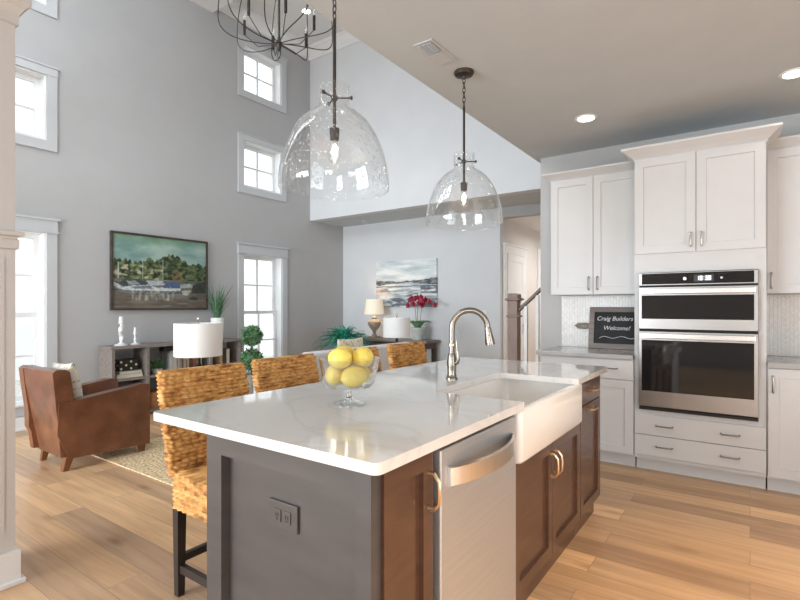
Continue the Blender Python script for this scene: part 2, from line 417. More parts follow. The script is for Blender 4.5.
# window openings in the left wall: (y0,y1,z0,z1)
WIN = {1: (1.42, 2.155, .28, 2.09), 2: (4.70, 5.45, .28, 2.09), 3: (1.42, 2.155, 3.075, 3.785), 4: (4.70, 5.43, 3.09, 3.785),
       5: (1.42, 2.155, 4.53, 5.22), 6: (4.70, 5.43, 4.53, 5.22)}
holed('wall_left', M['wall'], 'X', XL-.2, XL, YR, YP+.2, 0, 5.9, list(WIN.values()))
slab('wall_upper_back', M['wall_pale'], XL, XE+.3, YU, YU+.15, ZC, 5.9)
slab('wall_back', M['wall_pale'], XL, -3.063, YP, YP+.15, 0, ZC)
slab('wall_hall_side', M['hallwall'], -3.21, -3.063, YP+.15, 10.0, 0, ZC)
slab('wall_hall_end', M['hallwall'], -3.21, -1.15, 10.0, 10.15, 0, ZC)
slab('wall_hall_right', M['hallwall'], -1.3, -1.15, YP+.15, 10.0, 0, ZC)
slab('wall_hall_header', M['wall'], -3.063, -1.3, YP, YP+.15, 2.62, ZC)
slab('wall_stair_back', M['hallwall'], -1.3, 1.35, YP, YP+.15, 0, ZC)
slab('wall_stair_end', M['hallwall'], 1.2, 1.35, 5.0, YP, 0, ZC)
slab('wall_kitchen', M['kwall'], -1.713, XR+.2, YK, YK+.14, 0, ZC)
holed('wall_right', M['kwall'], 'X', XR, XR+.2, YR, YK, 0, ZC, [(-.25, 2.25, .05, 2.35)])
holed('wall_rear', M['kwall'], 'Y', YR-.2, YR, XL, XR, 0, ZC, [(-5.7, -4.1, .4, 2.5), (-3.95, -2.35, .4, 2.5), (1.1, 2.7, .4, 2.5)])
holed('wall_front', M['wall'], 'Y', .55, .85, XL, XE, ZC, 5.9, [(-5.65, -4.75, 3.5, 5.2), (-4.45, -3.55, 3.5, 5.2), (-3.25, -2.35, 3.5, 5.2)])
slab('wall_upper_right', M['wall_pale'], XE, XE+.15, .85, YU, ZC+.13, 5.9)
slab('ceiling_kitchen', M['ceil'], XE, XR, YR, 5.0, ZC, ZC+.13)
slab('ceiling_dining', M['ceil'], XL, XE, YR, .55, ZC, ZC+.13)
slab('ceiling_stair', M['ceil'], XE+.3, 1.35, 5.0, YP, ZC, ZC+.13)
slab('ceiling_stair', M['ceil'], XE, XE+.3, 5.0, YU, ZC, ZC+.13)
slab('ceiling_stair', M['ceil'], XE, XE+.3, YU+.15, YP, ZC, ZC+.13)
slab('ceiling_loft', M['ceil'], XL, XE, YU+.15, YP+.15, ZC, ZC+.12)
slab('ceiling_hall', M['ceilw'], -3.063, -1.3, YP+.15, 10.0, 2.62, 2.75)
slab('ceiling_great_room', M['ceilw'], XL, XE+.15, .85, YU, ZG, ZG+.18)

def sweep_x(name, prof, x0, x1, m):      # prof in (y,z), extruded along X
    return MB().rings([[(x0, y, z) for y, z in prof], [(x1, y, z) for y, z in prof]]).build(name, m, smooth=None)
def sweep_y(name, prof, y0, y1, m):      # prof in (x,z), extruded along Y
    return MB().rings([[(x, y0, z) for x, z in prof], [(x, y1, z) for x, z in prof]]).build(name, m, smooth=None)
# crown moulding of the great room
cp = [(0, -.20), (.02, -.20), (.02, -.16), (.05, -.13), (.10, -.06), (.12, -.045), (.12, 0), (0, 0)]
struct(sweep_y('trim_1', [(XL+d, ZG+z) for d, z in cp], .85, YU, M['trim']))
struct(sweep_x('trim_2', [(YU-d, ZG+z) for d, z in cp], XL, XE, M['trim']))
# ceiling beam with its own crown
bm_ = MB(); y0b, y1b, zb = 3.62, 4.18, 5.44
bm_.rings([[(x, y0b-.12, ZG), (x, y0b-.12, ZG-.05), (x, y0b-.10, ZG-.06), (x, y0b-.03, ZG-.14), (x, y0b, ZG-.16), (x, y0b, zb), (x, y1b, zb), (x, y1b, ZG-.16), (x, y1b+.03, ZG-.14), (x, y1b+.10, ZG-.06), (x, y1b+.12, ZG-.05), (x, y1b+.12, ZG)] for x in (XL, XE)])
struct(bm_.build('trim_3', M['trim'], smooth=None))
# baseboards
def bb(d=.016, h=.14): return [(0, 0), (d+.012, 0), (d+.012, .02), (d, .03), (d, h-.02), (d*.5, h), (0, h)]
struct(sweep_y('baseboard_left', [(XL+d, z) for d, z in bb()], YR, YP, M['trim']))
struct(sweep_x('baseboard_back', [(YP-d, z) for d, z in bb()], XL, -3.063, M['trim']))
struct(sweep_y('baseboard_hall', [(-3.063+d, z) for d, z in bb()], 7.96, 10.0, M['trim']))
struct(sweep_x('baseboard_kitchen', [(YK-d, z) for d, z in bb()], -1.713, -1.52, M['trim']))

# ------------------------------------------------------------------ windows of the left wall
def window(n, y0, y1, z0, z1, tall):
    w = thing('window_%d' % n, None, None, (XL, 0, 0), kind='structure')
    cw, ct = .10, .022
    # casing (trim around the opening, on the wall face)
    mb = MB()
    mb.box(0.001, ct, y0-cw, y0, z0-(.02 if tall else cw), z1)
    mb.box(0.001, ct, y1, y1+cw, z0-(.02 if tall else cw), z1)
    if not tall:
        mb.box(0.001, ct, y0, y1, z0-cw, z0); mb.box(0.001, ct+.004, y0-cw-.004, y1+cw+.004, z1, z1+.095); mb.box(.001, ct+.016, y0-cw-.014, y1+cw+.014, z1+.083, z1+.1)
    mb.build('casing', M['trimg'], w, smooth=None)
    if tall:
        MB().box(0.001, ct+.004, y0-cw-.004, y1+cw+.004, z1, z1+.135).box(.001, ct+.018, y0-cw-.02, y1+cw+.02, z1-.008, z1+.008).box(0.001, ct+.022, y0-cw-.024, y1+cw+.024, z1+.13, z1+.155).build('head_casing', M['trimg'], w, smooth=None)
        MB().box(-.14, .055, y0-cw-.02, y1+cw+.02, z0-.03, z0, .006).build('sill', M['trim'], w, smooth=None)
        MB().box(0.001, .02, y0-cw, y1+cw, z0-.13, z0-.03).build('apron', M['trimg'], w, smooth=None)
    # jamb lining
    j = MB(); t = .018
    j.box(-.2, 0, y0, y0+t, z0, z1); j.box(-.2, 0, y1-t, y1, z0, z1); j.box(-.2, 0, y0+t, y1-t, z1-t, z1); j.box(-.2, 0, y0+t, y1-t, z0, z0+t)
    j.build('jamb', M['trim'], w, smooth=None)
    a, b_, c, d = y0+t, y1-t, z0+t, z1-t
    def sash(xa, xb, c, d, rows, name):
        s_ = MB(); st = .05
        s_.box(xa, xb, a, a+st, c, d); s_.box(xa, xb, b_-st, b_, c, d); s_.box(xa, xb, a+st, b_-st, c, c+st); s_.box(xa, xb, a+st, b_-st, d-st, d)
        ym = (a+b_)/2
        s_.box(xa+.004, xb-.004, ym-.011, ym+.011, c+st, d-st)
        for r_ in range(1, rows):
            zz = c+st+(d-c-2*st)*r_/rows
            s_.box(xa+.005, xb-.005, a+st, b_-st, zz-.011, zz+.011)
        so = s_.build(name, M['trim'], w, smooth=None)
        xm = (xa+xb)/2
        MB().box(xm-.002, xm+.002, a+.02, b_-.02, c+.02, d-.02).build('pane', M['glasspane'], so, smooth=None)
    if tall:
        zm = 1.20
        sash(-.175, -.14, zm-.025, d, 2, 'upper_sash'); sash(-.135, -.10, c, zm+.025, 2, 'lower_sash')
    else:
        sash(-.16, -.12, c, d, 2, 'sash')
for k, v in WIN.items(): window(k, *v, k in (1, 2))

# made-up unseen windows framing the fill lights, behind the camera and high in front
def added_window(n, y, x0, x1, z0, z1):
    w = thing('window_%d' % n, None, None, (0, y, 0), kind='structure')
    f = MB(); t = .06
    f.box(x0, x0+t, -.16, -.06, z0, z1).box(x1-t, x1, -.16, -.06, z0, z1).box(x0+t, x1-t, -.16, -.06, z0, z0+t).box(x0+t, x1-t, -.16, -.06, z1-t, z1)
    f.box((x0+x1)/2-.02, (x0+x1)/2+.02, -.14, -.08, z0+t, z1-t).box(x0+t, x1-t, -.14, -.08, (z0+z1)/2-.02, (z0+z1)/2+.02)
    f.build('window_frame', M['trim'], w, smooth=None)
for i, (a, b_) in enumerate(((-5.7, -4.1), (-3.95, -2.35), (1.1, 2.7))): added_window(7+i, YR, a, b_, .4, 2.5)
for i, (a, b_) in enumerate(((-5.65, -4.75), (-4.45, -3.55), (-3.25, -2.35))): added_window(11+i, .85, a, b_, 3.5, 5.2)

pd = thing('added_door', None, None, (XR, 1.0, 0), kind='structure')      # made-up patio door added around the fill light of the right wall
f = MB(); t = .08
f.box(.04, .12, -1.25, -1.25+t, .05, 2.35).box(.04, .12, 1.25-t, 1.25, .05, 2.35).box(.04, .12, -.05, .05, .05, 2.35).box(.04, .12, -1.25+t, 1.25-t, .05, .13).box(.04, .12, -1.25+t, 1.25-t, 2.27, 2.35)
f.build('door_frame', M['trim'], pd, smooth=None)
# ------------------------------------------------------------------ square column at the left
col = thing('column', None, None, (-2.96, .69, 0), kind='structure')
hw = .16
MB().box(-hw, hw, -hw, hw, 0, 2.60).build('shaft', M['column'], col, smooth=None)
MB().box(-hw-.018, hw+.018, -hw-.018, hw+.018, 0, .155, .004).box(-hw-.034, hw+.034, -hw-.034, hw+.034, 0, .024, .006).build('base', M['trim'], col, smooth=None)
mb = MB()
mb.rings([[(sx*(hw+d), sy*(hw+d), z) for sx, sy in ((-1, -1), (1, -1), (1, 1), (-1, 1))] for d, z in ((.004, 1.555), (.012, 1.56), (.012, 1.60), (.006, 1.604), (.008, 1.614), (.028, 1.62), (.028, 1.636), (.004, 1.642))])
mb.build('mid_moulding', M['column'], col, smooth=None)
MB().rings([[(sx*(hw+d), sy*(hw+d), z) for sx, sy in ((-1, -1), (1, -1), (1, 1), (-1, 1))] for d, z in ((.002, 2.60), (.012, 2.605), (.012, 2.65), (.03, 2.68), (.05, 2.70), (.05, 2.768))]).build('capital', M['column'], col, smooth=None)
# recessed panel moulding on the pedestal face (picture-frame strip)
px_ = hw+.001
MB().box(px_, px_+.01, -.115, .115, 1.50, 1.515).box(px_, px_+.01, -.115, -.10, .25, 1.50).box(px_, px_+.01, .10, .115, .25, 1.50).box(px_, px_+.01, -.10, .10, .25, .265).build('panel_moulding', M['column'], col, smooth=None)

# ------------------------------------------------------------------ hallway door, stair rail
dr = thing('door_1', None, None, (-3.063, 0, 0), kind='structure')
ya, yb, zt = 7.14, 7.83, 2.10
def recess_panel(mb, plane, u0, u1, z0, z1, panels, t=.035, dep=.01, mould=.02):
    """door leaf facing +X at x=plane with recessed panels, one connected mesh"""
    us = sorted({u0, u1, *[p[0] for p in panels], *[p[1] for p in panels]}); zs = sorted({z0, z1, *[p[2] for p in panels], *[p[3] for p in panels]})
    isp = lambda u, z: any(p[0] < u < p[1] and p[2] < z < p[3] for p in panels)
    for i in range(len(us)-1):
        for j in range(len(zs)-1):
            a, b_, c, d = us[i], us[i+1], zs[j], zs[j+1]
            if isp((a+b_)/2, (c+d)/2):
                o = [(plane, a, c), (plane, b_, c), (plane, b_, d), (plane, a, d)]
                q = [(plane-dep, a+mould, c+mould), (plane-dep, b_-mould, c+mould), (plane-dep, b_-mould, d-mould), (plane-dep, a+mould, d-mould)]
                mb.raw(o+q, [(0, 1, 5, 4), (1, 2, 6, 5), (2, 3, 7, 6), (3, 0, 4, 7), (4, 5, 6, 7)])
            else: mb.raw([(plane, a, c), (plane, b_, c), (plane, b_, d), (plane, a, d)], [(0, 1, 2, 3)])
    x = plane-t
    mb.raw([(x, u0, z0), (x, u1, z0), (x, u1, z1), (x, u0, z1)], [(0, 1, 2, 3)])
    mb.raw([(plane, u0, z0), (plane, u1, z0), (plane, u1, z1), (plane, u0, z1), (x, u0, z0), (x, u1, z0), (x, u1, z1), (x, u0, z1)], [(0, 1, 5, 4), (1, 2, 6, 5), (2, 3, 7, 6), (3, 0, 4, 7)])
mb = MB(); s_ = .10; ph = (zt-.02-.10-.20-2*.10)/3
pans = []; z_ = .02+.20
for k in range(3):
    pans.append((ya+s_, yb-s_, z_, z_+ph)); z_ += ph+.10
recess_panel(mb, .040, ya, yb, .01, zt, pans)
leaf = mb.build('door_leaf', M['trim'], dr, smooth=None)
MB().box(.001, .03, ya-.11, ya-.005, 0, zt+.005).box(.001, .03, yb+.005, yb+.11, 0, zt+.005).box(.001, .034, ya-.12, yb+.12, zt+.005, zt+.13).box(.001, .05, ya-.135, yb+.135, zt+.13, zt+.155).build('casing', M['trim'], dr, smooth=None)
MB().cyl((.04, yb-.06, .98), (.075, yb-.06, .98), .011, n=10).ell((.095, yb-.06, .98), (.026, .028, .028), 12, 8).build('knob', M['nickel'], dr)
d2 = thing('door_2', None, None, (-3.063, 0, 0), kind='structure')
MB().box(.001, .03, 8.50, 8.62, 0, 2.3).box(.001, .03, 9.3, 9.42, 0, 2.3).box(.001, .034, 8.62, 9.3, 2.18, 2.3).build('casing', M['trim'], d2, smooth=None)
mb = MB(); recess_panel(mb, .040, 8.63, 9.29, .01, 2.17, [(8.73, 9.19, .25, 2.05)]); mb.build('door_leaf', M['trim'], d2, smooth=None)

st = thing('stair', None, None, (-2.18, 5.45, 0), kind='structure')
mb = MB()
for k in range(2): mb.box(-.12+.27*k, -.12+.27*(k+1)-.002, -.42, .42, 0, .18*(k+1))
for k in range(2, 9): mb.box(-.12+.27*k, -.12+.27*(k+1)-.002, -.42, .42, 0, .18*(k+1))
mb.build('step', M['floor'], st, smooth=None)
sr = thing('stair_railing', 'brown square newel post with sloping dark handrail at the foot of the hallway stair', 'stair railing', (-2.23, 5.45, .18))
w_ = .056
mb = MB(); mb.box(-w_, w_, -w_, w_, 0, 1.20, .004)
npo = mb.build('newel_post', M['newel'], sr, smooth=None)
MB().rings([[(sx*(w_+d), sy*(w_+d), z) for sx, sy in ((-1, -1), (1, -1), (1, 1), (-1, 1))] for d, z in ((.004, 1.175), (.03, 1.185), (.03, 1.20), (.004, 1.21), (.004, 1.25), (-.004, 1.26))]).build('cap', M['newel'], npo, smooth=None)
MB().rings([[(sx*(w_+d), sy*(w_+d), z) for sx, sy in ((-1, -1), (1, -1), (1, 1), (-1, 1))] for d, z in ((.001, .985), (.016, .99), (.016, 1.005), (.001, 1.01))]).build('band', M['newel'], npo, smooth=None)
a0 = Vector((.05, 0, 1.06)); a1 = Vector((1.9, 0, 1.06+1.85*.92))
MB().tube([a0, a1], .028, 10, flat=.8).build('handrail', M['rail'], sr)
for k in range(4):
    xx = .14+.135*k; zz = .18*(1+int((xx+.17)/.27))-.18
    MB().box(xx-.017, xx+.017, -.017, .017, zz, 1.03+(xx-.05)*.92).build('baluster', M['trim'], sr, smooth=None)

# hallway ceiling light
hl = thing('hall_light', 'round flush ceiling light glowing at the hallway ceiling', 'ceiling light', (-1.75, 8.2, 2.62))
MB().lathe([(.0, -.004), (.15, -.004), (.16, -.02), (.15, -.035), (.0, -.035)], n=24).build('trim_ring', M['trim'], hl)
MB().lathe([(.0, -.036), (.13, -.036), (.10, -.06), (.0, -.075)], n=24).build('lens', M['canw'], hl)
area('hall_glow', (-1.95, 8.2, 2.50), (0, 0, 0), .3, .3, 30, (1, .95, .9))

# ------------------------------------------------------------------ outside
gnd = struct(MB().box(-60, 40, -40, 60, -.6, -.5).build('ground', M['lawn'], smooth=None))
nh = thing('neighbour_house', 'pale neighbouring house with siding seen through the left windows', 'house', (-14.5, 5.0, -.5))
MB().box(-.3, 0, -11, 9, 0, 8.2).build('wall', M['siding'], nh, smooth=None)
MB().rings([[(-4, y, 10.5), (.45, y, 8.1), (.45, y, 8.35), (-4, y, 10.75)] for y in (-11.4, 9.4)]).build('roof', M['roofing'], nh, smooth=None)
MB().rings([[(0.001, y, 4.9), (1.9, y, 4.25), (1.9, y, 4.38), (0.001, y, 5.03)] for y in (-10, -4.6)]).build('porch_roof', M['roofing'], nh, smooth=None)
for (yy, zz) in ((-7.6, 5.6), (-2.2, 5.5), (1.4, 1.6), (1.4, 5.7), (5.0, 1.6), (5.0, 5.7)):
    wo = MB().box(0.001, .06, yy-.55, yy+.55, zz-.85, zz+.85).build('window_trim', M['trim'], nh, smooth=None)
    MB().box(0.061, .07, yy-.43, yy+.43, zz-.73, zz-.03).box(.061, .07, yy-.43, yy+.43, zz+.03, zz+.73).build('window_pane', M['glassdark'], wo, smooth=None)

# ------------------------------------------------------------------ kitchen cabinets
def shaker_bm(x0, x1, z0, z1, y=0., t=.02, st=.062, dep=.009):
    """shaker leaf facing -Y; front at y, back at y+t; one connected mesh"""
    mb = MB()
    a = [(x0, z0), (x1, z0), (x1, z1), (x0, z1)]
    b_ = [(x0+st, z0+st), (x1-st, z0+st), (x1-st, z1-st), (x0+st, z1-st)]
    e = .0015
    ins = lambda q, d: [(q[0][0]+d, q[0][1]+d), (q[1][0]-d, q[1][1]+d), (q[2][0]-d, q[2][1]-d), (q[3][0]+d, q[3][1]-d)]
    rings = [[(x, y+t, z) for x, z in a], [(x, y+e, z) for x, z in a], [(x, y, z) for x, z in ins(a, e)], [(x, y, z) for x, z in b_], [(x, y+dep, z) for x, z in ins(b_, .002)]]
    mb.rings(rings); return mb
def pull_bm(p0, p1, out, r=.0055, inset=.012):
    """straight bar pull between p0 and p1 standing off along vector 'out'"""
    p0, p1, out = Vector(p0), Vector(p1), Vector(out); d = (p1-p0).normalized()
    mb = MB()
    mb.tube([p0, p0+out*.55, p0+out*.92+d*.004, p0+out+d*.014, p1+out-d*.014, p1+out*.92-d*.004, p1+out*.55, p1], [r*1.3, r, r, r, r, r, r, r*1.3], 8)
    return mb
def crown(name, x0, x1, y0, y1, z0, h, proj, m, parent, left=True, right=True):
    """crown over a cabinet box; front at y0 (faces -Y)"""
    prof = [(0, 0), (.006, .0), (.006, h*.16), (.35*proj, h*.42), (.85*proj, h*.74), (proj, h*.84), (proj, h), (.0, h)]
    rings = []
    for d, z in prof:
        dl = d if left else 0; drr = d if right else 0
        rings.append([(x0-dl, y1, z0+z), (x0-dl, y0-d, z0+z), (x1+drr, y0-d, z0+z), (x1+drr, y1, z0+z)])
    return MB().rings(rings).build(name, m, parent, smooth=None)

# tall oven cabinet
OX0, OX1, OY = -.748, .094, 4.262
oc = thing('oven_cabinet', 'tall white cabinet surrounding the built-in double oven', 'cabinet', (0, OY, 0))
D = YK-OY-.003
mb = MB()     # frame around the oven opening, connected mesh via rings of the front plus carcass
a0, a1, zo0, zo1 = OX0+.036, OX1-.046, .484, 1.552
mb.box(OX0, a0, .02, D, .10, 2.45).box(a1, OX1, .02, D, .10, 2.45).box(a0, a1, .02, D, .10, zo0-.002).box(a0, a1, .02, D, zo1+.002, 2.45).box(a0, a1, D-.02, D, zo0, zo1)
mb.build('body', M['cab'], oc, smooth=None)
MB().box(OX0+.004, OX1-.004, .085, D, 0, .10).build('toe_kick', M['cab'], oc, smooth=None)
crown('crown', OX0, OX1, 0.02, .19, 2.435, .095, .085, M['cab'], oc)
xm = (OX0+OX1)/2
for (u0, u1, hx) in ((OX0+.004, xm-.002, xm-.035), (xm+.002, OX1-.004, xm+.035)):
    d_ = shaker_bm(u0, u1, 1.70, 2.44).build('door', M['cab'], oc, smooth=None)
    pull_bm((hx, -.0005, 1.74), (hx, -.0005, 1.84), (0, -.028, 0)).build('handle', M['nickel'], d_)
for (z0, z1) in ((.132, .288), (.294, .448)):
    d_ = MB().box(OX0+.004, OX1-.004, 0, .02, z0, z1, .0015).build('drawer', M['cab'], oc, smooth=None)
    for hx in (xm-.21, xm+.21):
        pull_bm((hx-.055, -.0005, (z0+z1)/2), (hx+.055, -.0005, (z0+z1)/2), (0, -.028, 0)).build('handle', M['chrome'], d_)

ov = thing('double_oven', 'stainless built-in microwave over oven with black glass doors', 'oven', (0, OY, 0))
x0, x1 = a0+.002, a1-.002
MB().box(x0, x1, .002, .40, zo0+.004, zo1-.002).build('casing', M['seal'], ov, smooth=None)
cpn = MB().box(x0, x1, -.022, 0, 1.452, 1.548, .002).build('control_panel', M['steelov'], ov, smooth=None)
MB().box(x0+.022, x1-.022, -.0245, -.0225, 1.460, 1.542).build('panel_glass', M['ovglass'], cpn, smooth=None)
xc = xm+.05
scr = MB().box(xc-.062, xc+.062, -.0265, -.0247, 1.474, 1.524).build('clock_display', M['display'], cpn, smooth=None)
def digit_segments(mb, ch, x, z, w, h, y):
    seg = {'0': 'abcdef', '1': 'bc', '3': 'abgcd', '8': 'abcdefg'}[ch]; t = .0042
    R_ = {'a': (x, x+w, z+h-t, z+h), 'd': (x, x+w, z, z+t), 'g': (x, x+w, z+h/2-t/2, z+h/2+t/2), 'f': (x, x+t, z+h/2, z+h), 'e': (x, x+t, z, z+h/2), 'b': (x+w-t, x+w, z+h/2, z+h), 'c': (x+w-t, x+w, z, z+h/2)}
    for s_ in seg:
        q = R_[s_]; mb.box(q[0], q[1], y-.0008, y, q[2], q[3])
mb = MB(); xx = xc-.045
for ch in '10:38':
    if ch == ':':
        mb.box(xx+.002, xx+.006, -.0275, -.0267, 1.49, 1.494).box(xx+.002, xx+.006, -.0275, -.0267, 1.504, 1.508); xx += .011
    else:
        digit_segments(mb, ch, xx, 1.484, .015, .03, -.0267); xx += .0215
mb.build('clock_digits', M['digit'], scr, smooth=None)
MB().cyl((xc-.12, -.0246, 1.498), (xc-.12, -.03, 1.498), .012, n=16).build('dial', M['steelh'], cpn)
MB().cyl((xc+.11, -.0246, 1.498), (xc+.11, -.027, 1.498), .008, n=12).build('button', M['steelh'], cpn)
def oven_door(name, z0, z1, gz0, gz1):
    d_ = MB().box(x0, x1, -.03, 0, z0, z1, .002).build(name, M['steelov'], ov, smooth=None)
    MB().box(x0+.022, x1-.022, -.0335, -.0303, gz0, gz1).build('door_glass', M['ovglass'], d_, smooth=None)
    mb = MB().box(x0+.012, x1-.012, -.062, -.040, z1-.052, z1-.012, .004)
    for hx in (x0+.05, x1-.05): mb.box(hx-.012, hx+.012, -.041, -.0301, z1-.044, z1-.02)
    mb.build('handle', M['steelh'], d_, smooth=None)
oven_door('microwave_door', 1.118, 1.438, 1.195, 1.375)
oven_door('oven_door', .520, 1.098, .640, 1.032)
MB().box(x0, x1, -.012, 0, zo0+.004, .508).build('vent_strip', M['seal'], ov, smooth=None)
# left upper cabinet
UY = 4.532
uc = thing('upper_cabinet', 'white two-door wall cabinet left of the oven', 'cabinet', (0, UY, 0))
DU = YK-UY-.003
MB().box(-1.502, OX0-.003, .02, DU, 1.395, 2.44).build('body', M['cab'], uc, smooth=None)
crown('crown', -1.502, OX0-.003, .02, DU, 2.43, .075, .07, M['cab'], uc, right=False)
for (u0, u1, hx) in ((-1.50, -1.1285, -1.163), (-1.1245, OX0-.006, -1.09)):
    d_ = shaker_bm(u0, u1, 1.398, 2.436).build('door', M['cab'], uc, smooth=None)
    pull_bm((hx, -.0005, 1.44), (hx, -.0005, 1.55), (0, -.028, 0)).build('handle', M['chrome'], d_)
ur = thing('upper_cabinet', 'white wall cabinet right of the oven', 'cabinet', (0, UY, 0))
MB().box(OX1+.003, .62, .02, DU, 1.385, 2.44).build('body', M['cab'], ur, smooth=None)
crown('crown', OX1+.003, .62, .02, DU, 2.43, .075, .07, M['cab'], ur, left=False)
d_ = shaker_bm(OX1+.008, .618, 1.388, 2.436).build('door', M['cab'], ur, smooth=None)
pull_bm((OX1+.035, -.0005, 1.425), (OX1+.035, -.0005, 1.535), (0, -.028, 0)).build('handle', M['chrome'], d_)
# base cabinets
bl = thing('base_cabinet', 'white base cabinet with one drawer left of the oven', 'cabinet', (0, OY, 0))
MB().box(-1.50, OX0-.003, .02, D, .10, .868).build('body', M['cab'], bl, smooth=None)
MB().box(-1.495, OX0-.006, .085, D, 0, .10).build('toe_kick', M['cab'], bl, smooth=None)
xq = -1.50+.375
d_ = MB().box(-1.498, OX0-.006, 0, .02, .705, .862, .0015).build('drawer', M['cab'], bl, smooth=None)
pull_bm((-.985, -.0005, .79), (-.875, -.0005, .79), (0, -.028, 0)).build('handle', M['chrome'], d_)
shaker_bm(-1.498, -1.127, .115, .698).build('door', M['cab'], bl, smooth=None)
shaker_bm(-1.123, OX0-.006, .115, .698).build('door', M['cab'], bl, smooth=None)
br_ = thing('base_cabinet', 'white base cabinet right of the oven with a tall door', 'cabinet', (0, OY, 0))
MB().box(OX1+.003, .62, .02, D, .10, .868).build('body', M['cab'], br_, smooth=None)
MB().box(OX1+.006, .62, .085, D, 0, .10).build('toe_kick', M['cab'], br_, smooth=None)
d_ = shaker_bm(OX1+.008, .618, .115, .862).build('door', M['cab'], br_, smooth=None)
pull_bm((OX1+.035, -.0005, .70), (OX1+.035, -.0005, .81), (0, -.028, 0)).build('handle', M['chrome'], d_)
tag(MB().box(-1.535, OX0-.004, OY-.028, YK-.003, .870, .905, .003).build('worktop', M['greyquartz'], smooth=None), 'grey worktop under the chalkboard, left of the oven', 'worktop')
tag(MB().box(OX1+.004, .65, OY-.028, YK-.003, .870, .905, .003).build('worktop', M['greyquartz'], smooth=None), 'grey worktop at the right edge, right of the oven', 'worktop')
struct(MB().box(-1.50, OX0-.003, YK-.010, YK-.0005, .907, 1.393).build('trim_4', M['tile'], smooth=None))
struct(MB().box(OX1+.003, .62, YK-.010, YK-.0005, .907, 1.383).build('trim_5', M['tile'], smooth=None))

# chalkboard tray leaning on the backsplash
cb = thing('chalkboard', 'chalkboard with white lettering in a grey wooden frame on the grey worktop', 'chalkboard', (-.996, 4.775, .906))
cb.rotation_euler = (-math.radians(9), 0, 0)
w2, h2 = .232, .382
fr = MB(); fw_ = .045
fr.box(-w2, w2, -.012, .012, 0.0, fw_).box(-w2, w2, -.012, .012, h2-fw_, h2).box(-w2, -w2+fw_, -.012, .012, fw_, h2-fw_).box(w2-fw_, w2, -.012, .012, fw_, h2-fw_)
fo = fr.build('frame', M['greywood'], cb, smooth=None)
MB().tube([(-w2, 0, .215), (-w2-.03, 0, .222), (-w2-.10, 0, .220), (-w2-.125, 0, .205), (-w2-.10, 0, .190), (-w2-.03, 0, .188), (-w2, 0, .195)], .013, 8).build('handle', M['greywood'], fo)
bd = MB().box(-w2+fw_, w2-fw_, -.004, .008, fw_, h2-fw_).build('slate', M['board'], cb, smooth=None)
def letters(txt, size, x, z, y, parent, name, shear=.25):
    cu = bpy.data.curves.new(name, 'FONT'); cu.body = txt; cu.size = size; cu.shear = shear; cu.extrude = .0006; cu.align_x = 'LEFT'
    to = bpy.data.objects.new(name, cu); C.objects.link(to)
    dg = bpy.context.evaluated_depsgraph_get()
    me = bpy.data.meshes.new_from_object(to.evaluated_get(dg)); bpy.data.objects.remove(to)
    me.materials.clear(); me.materials.append(M['chalk'])
    o = bpy.data.objects.new(name, me); C.objects.link(o); o.parent = parent
    o.rotation_euler = (PI/2, 0, 0); o.location = (x, y, z); return o
letters('Craig Builders', .054, -w2+fw_+.02, .258, -.0052, bd, 'lettering')
letters('Welcome!', .054, -w2+fw_+.078, .172, -.0052, bd, 'lettering')
MB().tube([(-.14+.027*k, -.0050, .105+.010*math.sin(k*1.1)-.012*math.exp(-k)) for k in range(12)], .0022, 5).build('flourish', M['chalk'], bd)

# ------------------------------------------------------------------ island
def pull_arch(parent, x, z0, z1, y=-.0005, m='bronze'):
    """faceted arched pull, vertical, on a front facing -Y"""
    e = .018
    return MB().tube([(x, y, z0), (x, y-.018, z0), (x, y-.034, z0+e), (x, y-.036, (z0+z1)/2), (x, y-.034, z1-e), (x, y-.018, z1), (x, y, z1)], [.010, .0075, .0062, .0068, .0062, .0075, .010], 8).build('handle', M[m], parent)
IX = -.775      # plane of the carcass face on the sink side; door fronts stand 2 cm proud of IX-.02
tag(MB().box(-1.47, -1.442, 1.032, 3.27, 0, .882).build('island_back_panel', M['islp'], smooth=None), 'grey-brown back panel of the island facing the woven stools', 'panel')

def unit(name, label, y0, y1, z1=.88):
    t = thing(name, label, 'cabinet', (IX, y0, 0), PI/2); w = y1-y0
    MB().box(0, w, .028, .043, 0, .0995).build('toe_kick', M['isl'], t, smooth=None)
    return t, w
# narrow cabinet beside the dishwasher (local x = world Y from its near side, local -y = towards the kitchen)
t, w = unit('base_cabinet', 'near end of the island: dark cabinet with framed end panel, beside the dishwasher', 1.032, 1.255)
MB().box(0, w, .012, .60, .10, .88).build('body', M['isl'], t, smooth=None)
d_ = shaker_bm(-.022, w-.004, .115, .872, y=-.012, st=.055, dep=.014).build('door', M['isl'], t, smooth=None)
pull_arch(d_, w-.032, .705, .805, y=-.0125)
# framed end panel of the island, facing the camera: outer frame with a recess
mb = MB(); xa, xb = -1.47, -.775; st = .078; yo = -1.032
A = [(xa, 0), (xb, 0), (xb, .882), (xa, .882)]; B = [(xa+st, .10), (xb-.05, .10), (xb-.05, .811), (xa+st, .811)]
L2 = lambda x, y, z: (y-1.032, IX-x, z)          # world -> local of the cabinet
mb.rings([[L2(x, 1.03, z) for x, z in A], [L2(x, .97, z) for x, z in A], [L2(x, .97, z) for x, z in B], [L2(x, 1.0, z) for x, z in B]])
mb.build('end_panel', M['islp'], t, smooth=None)
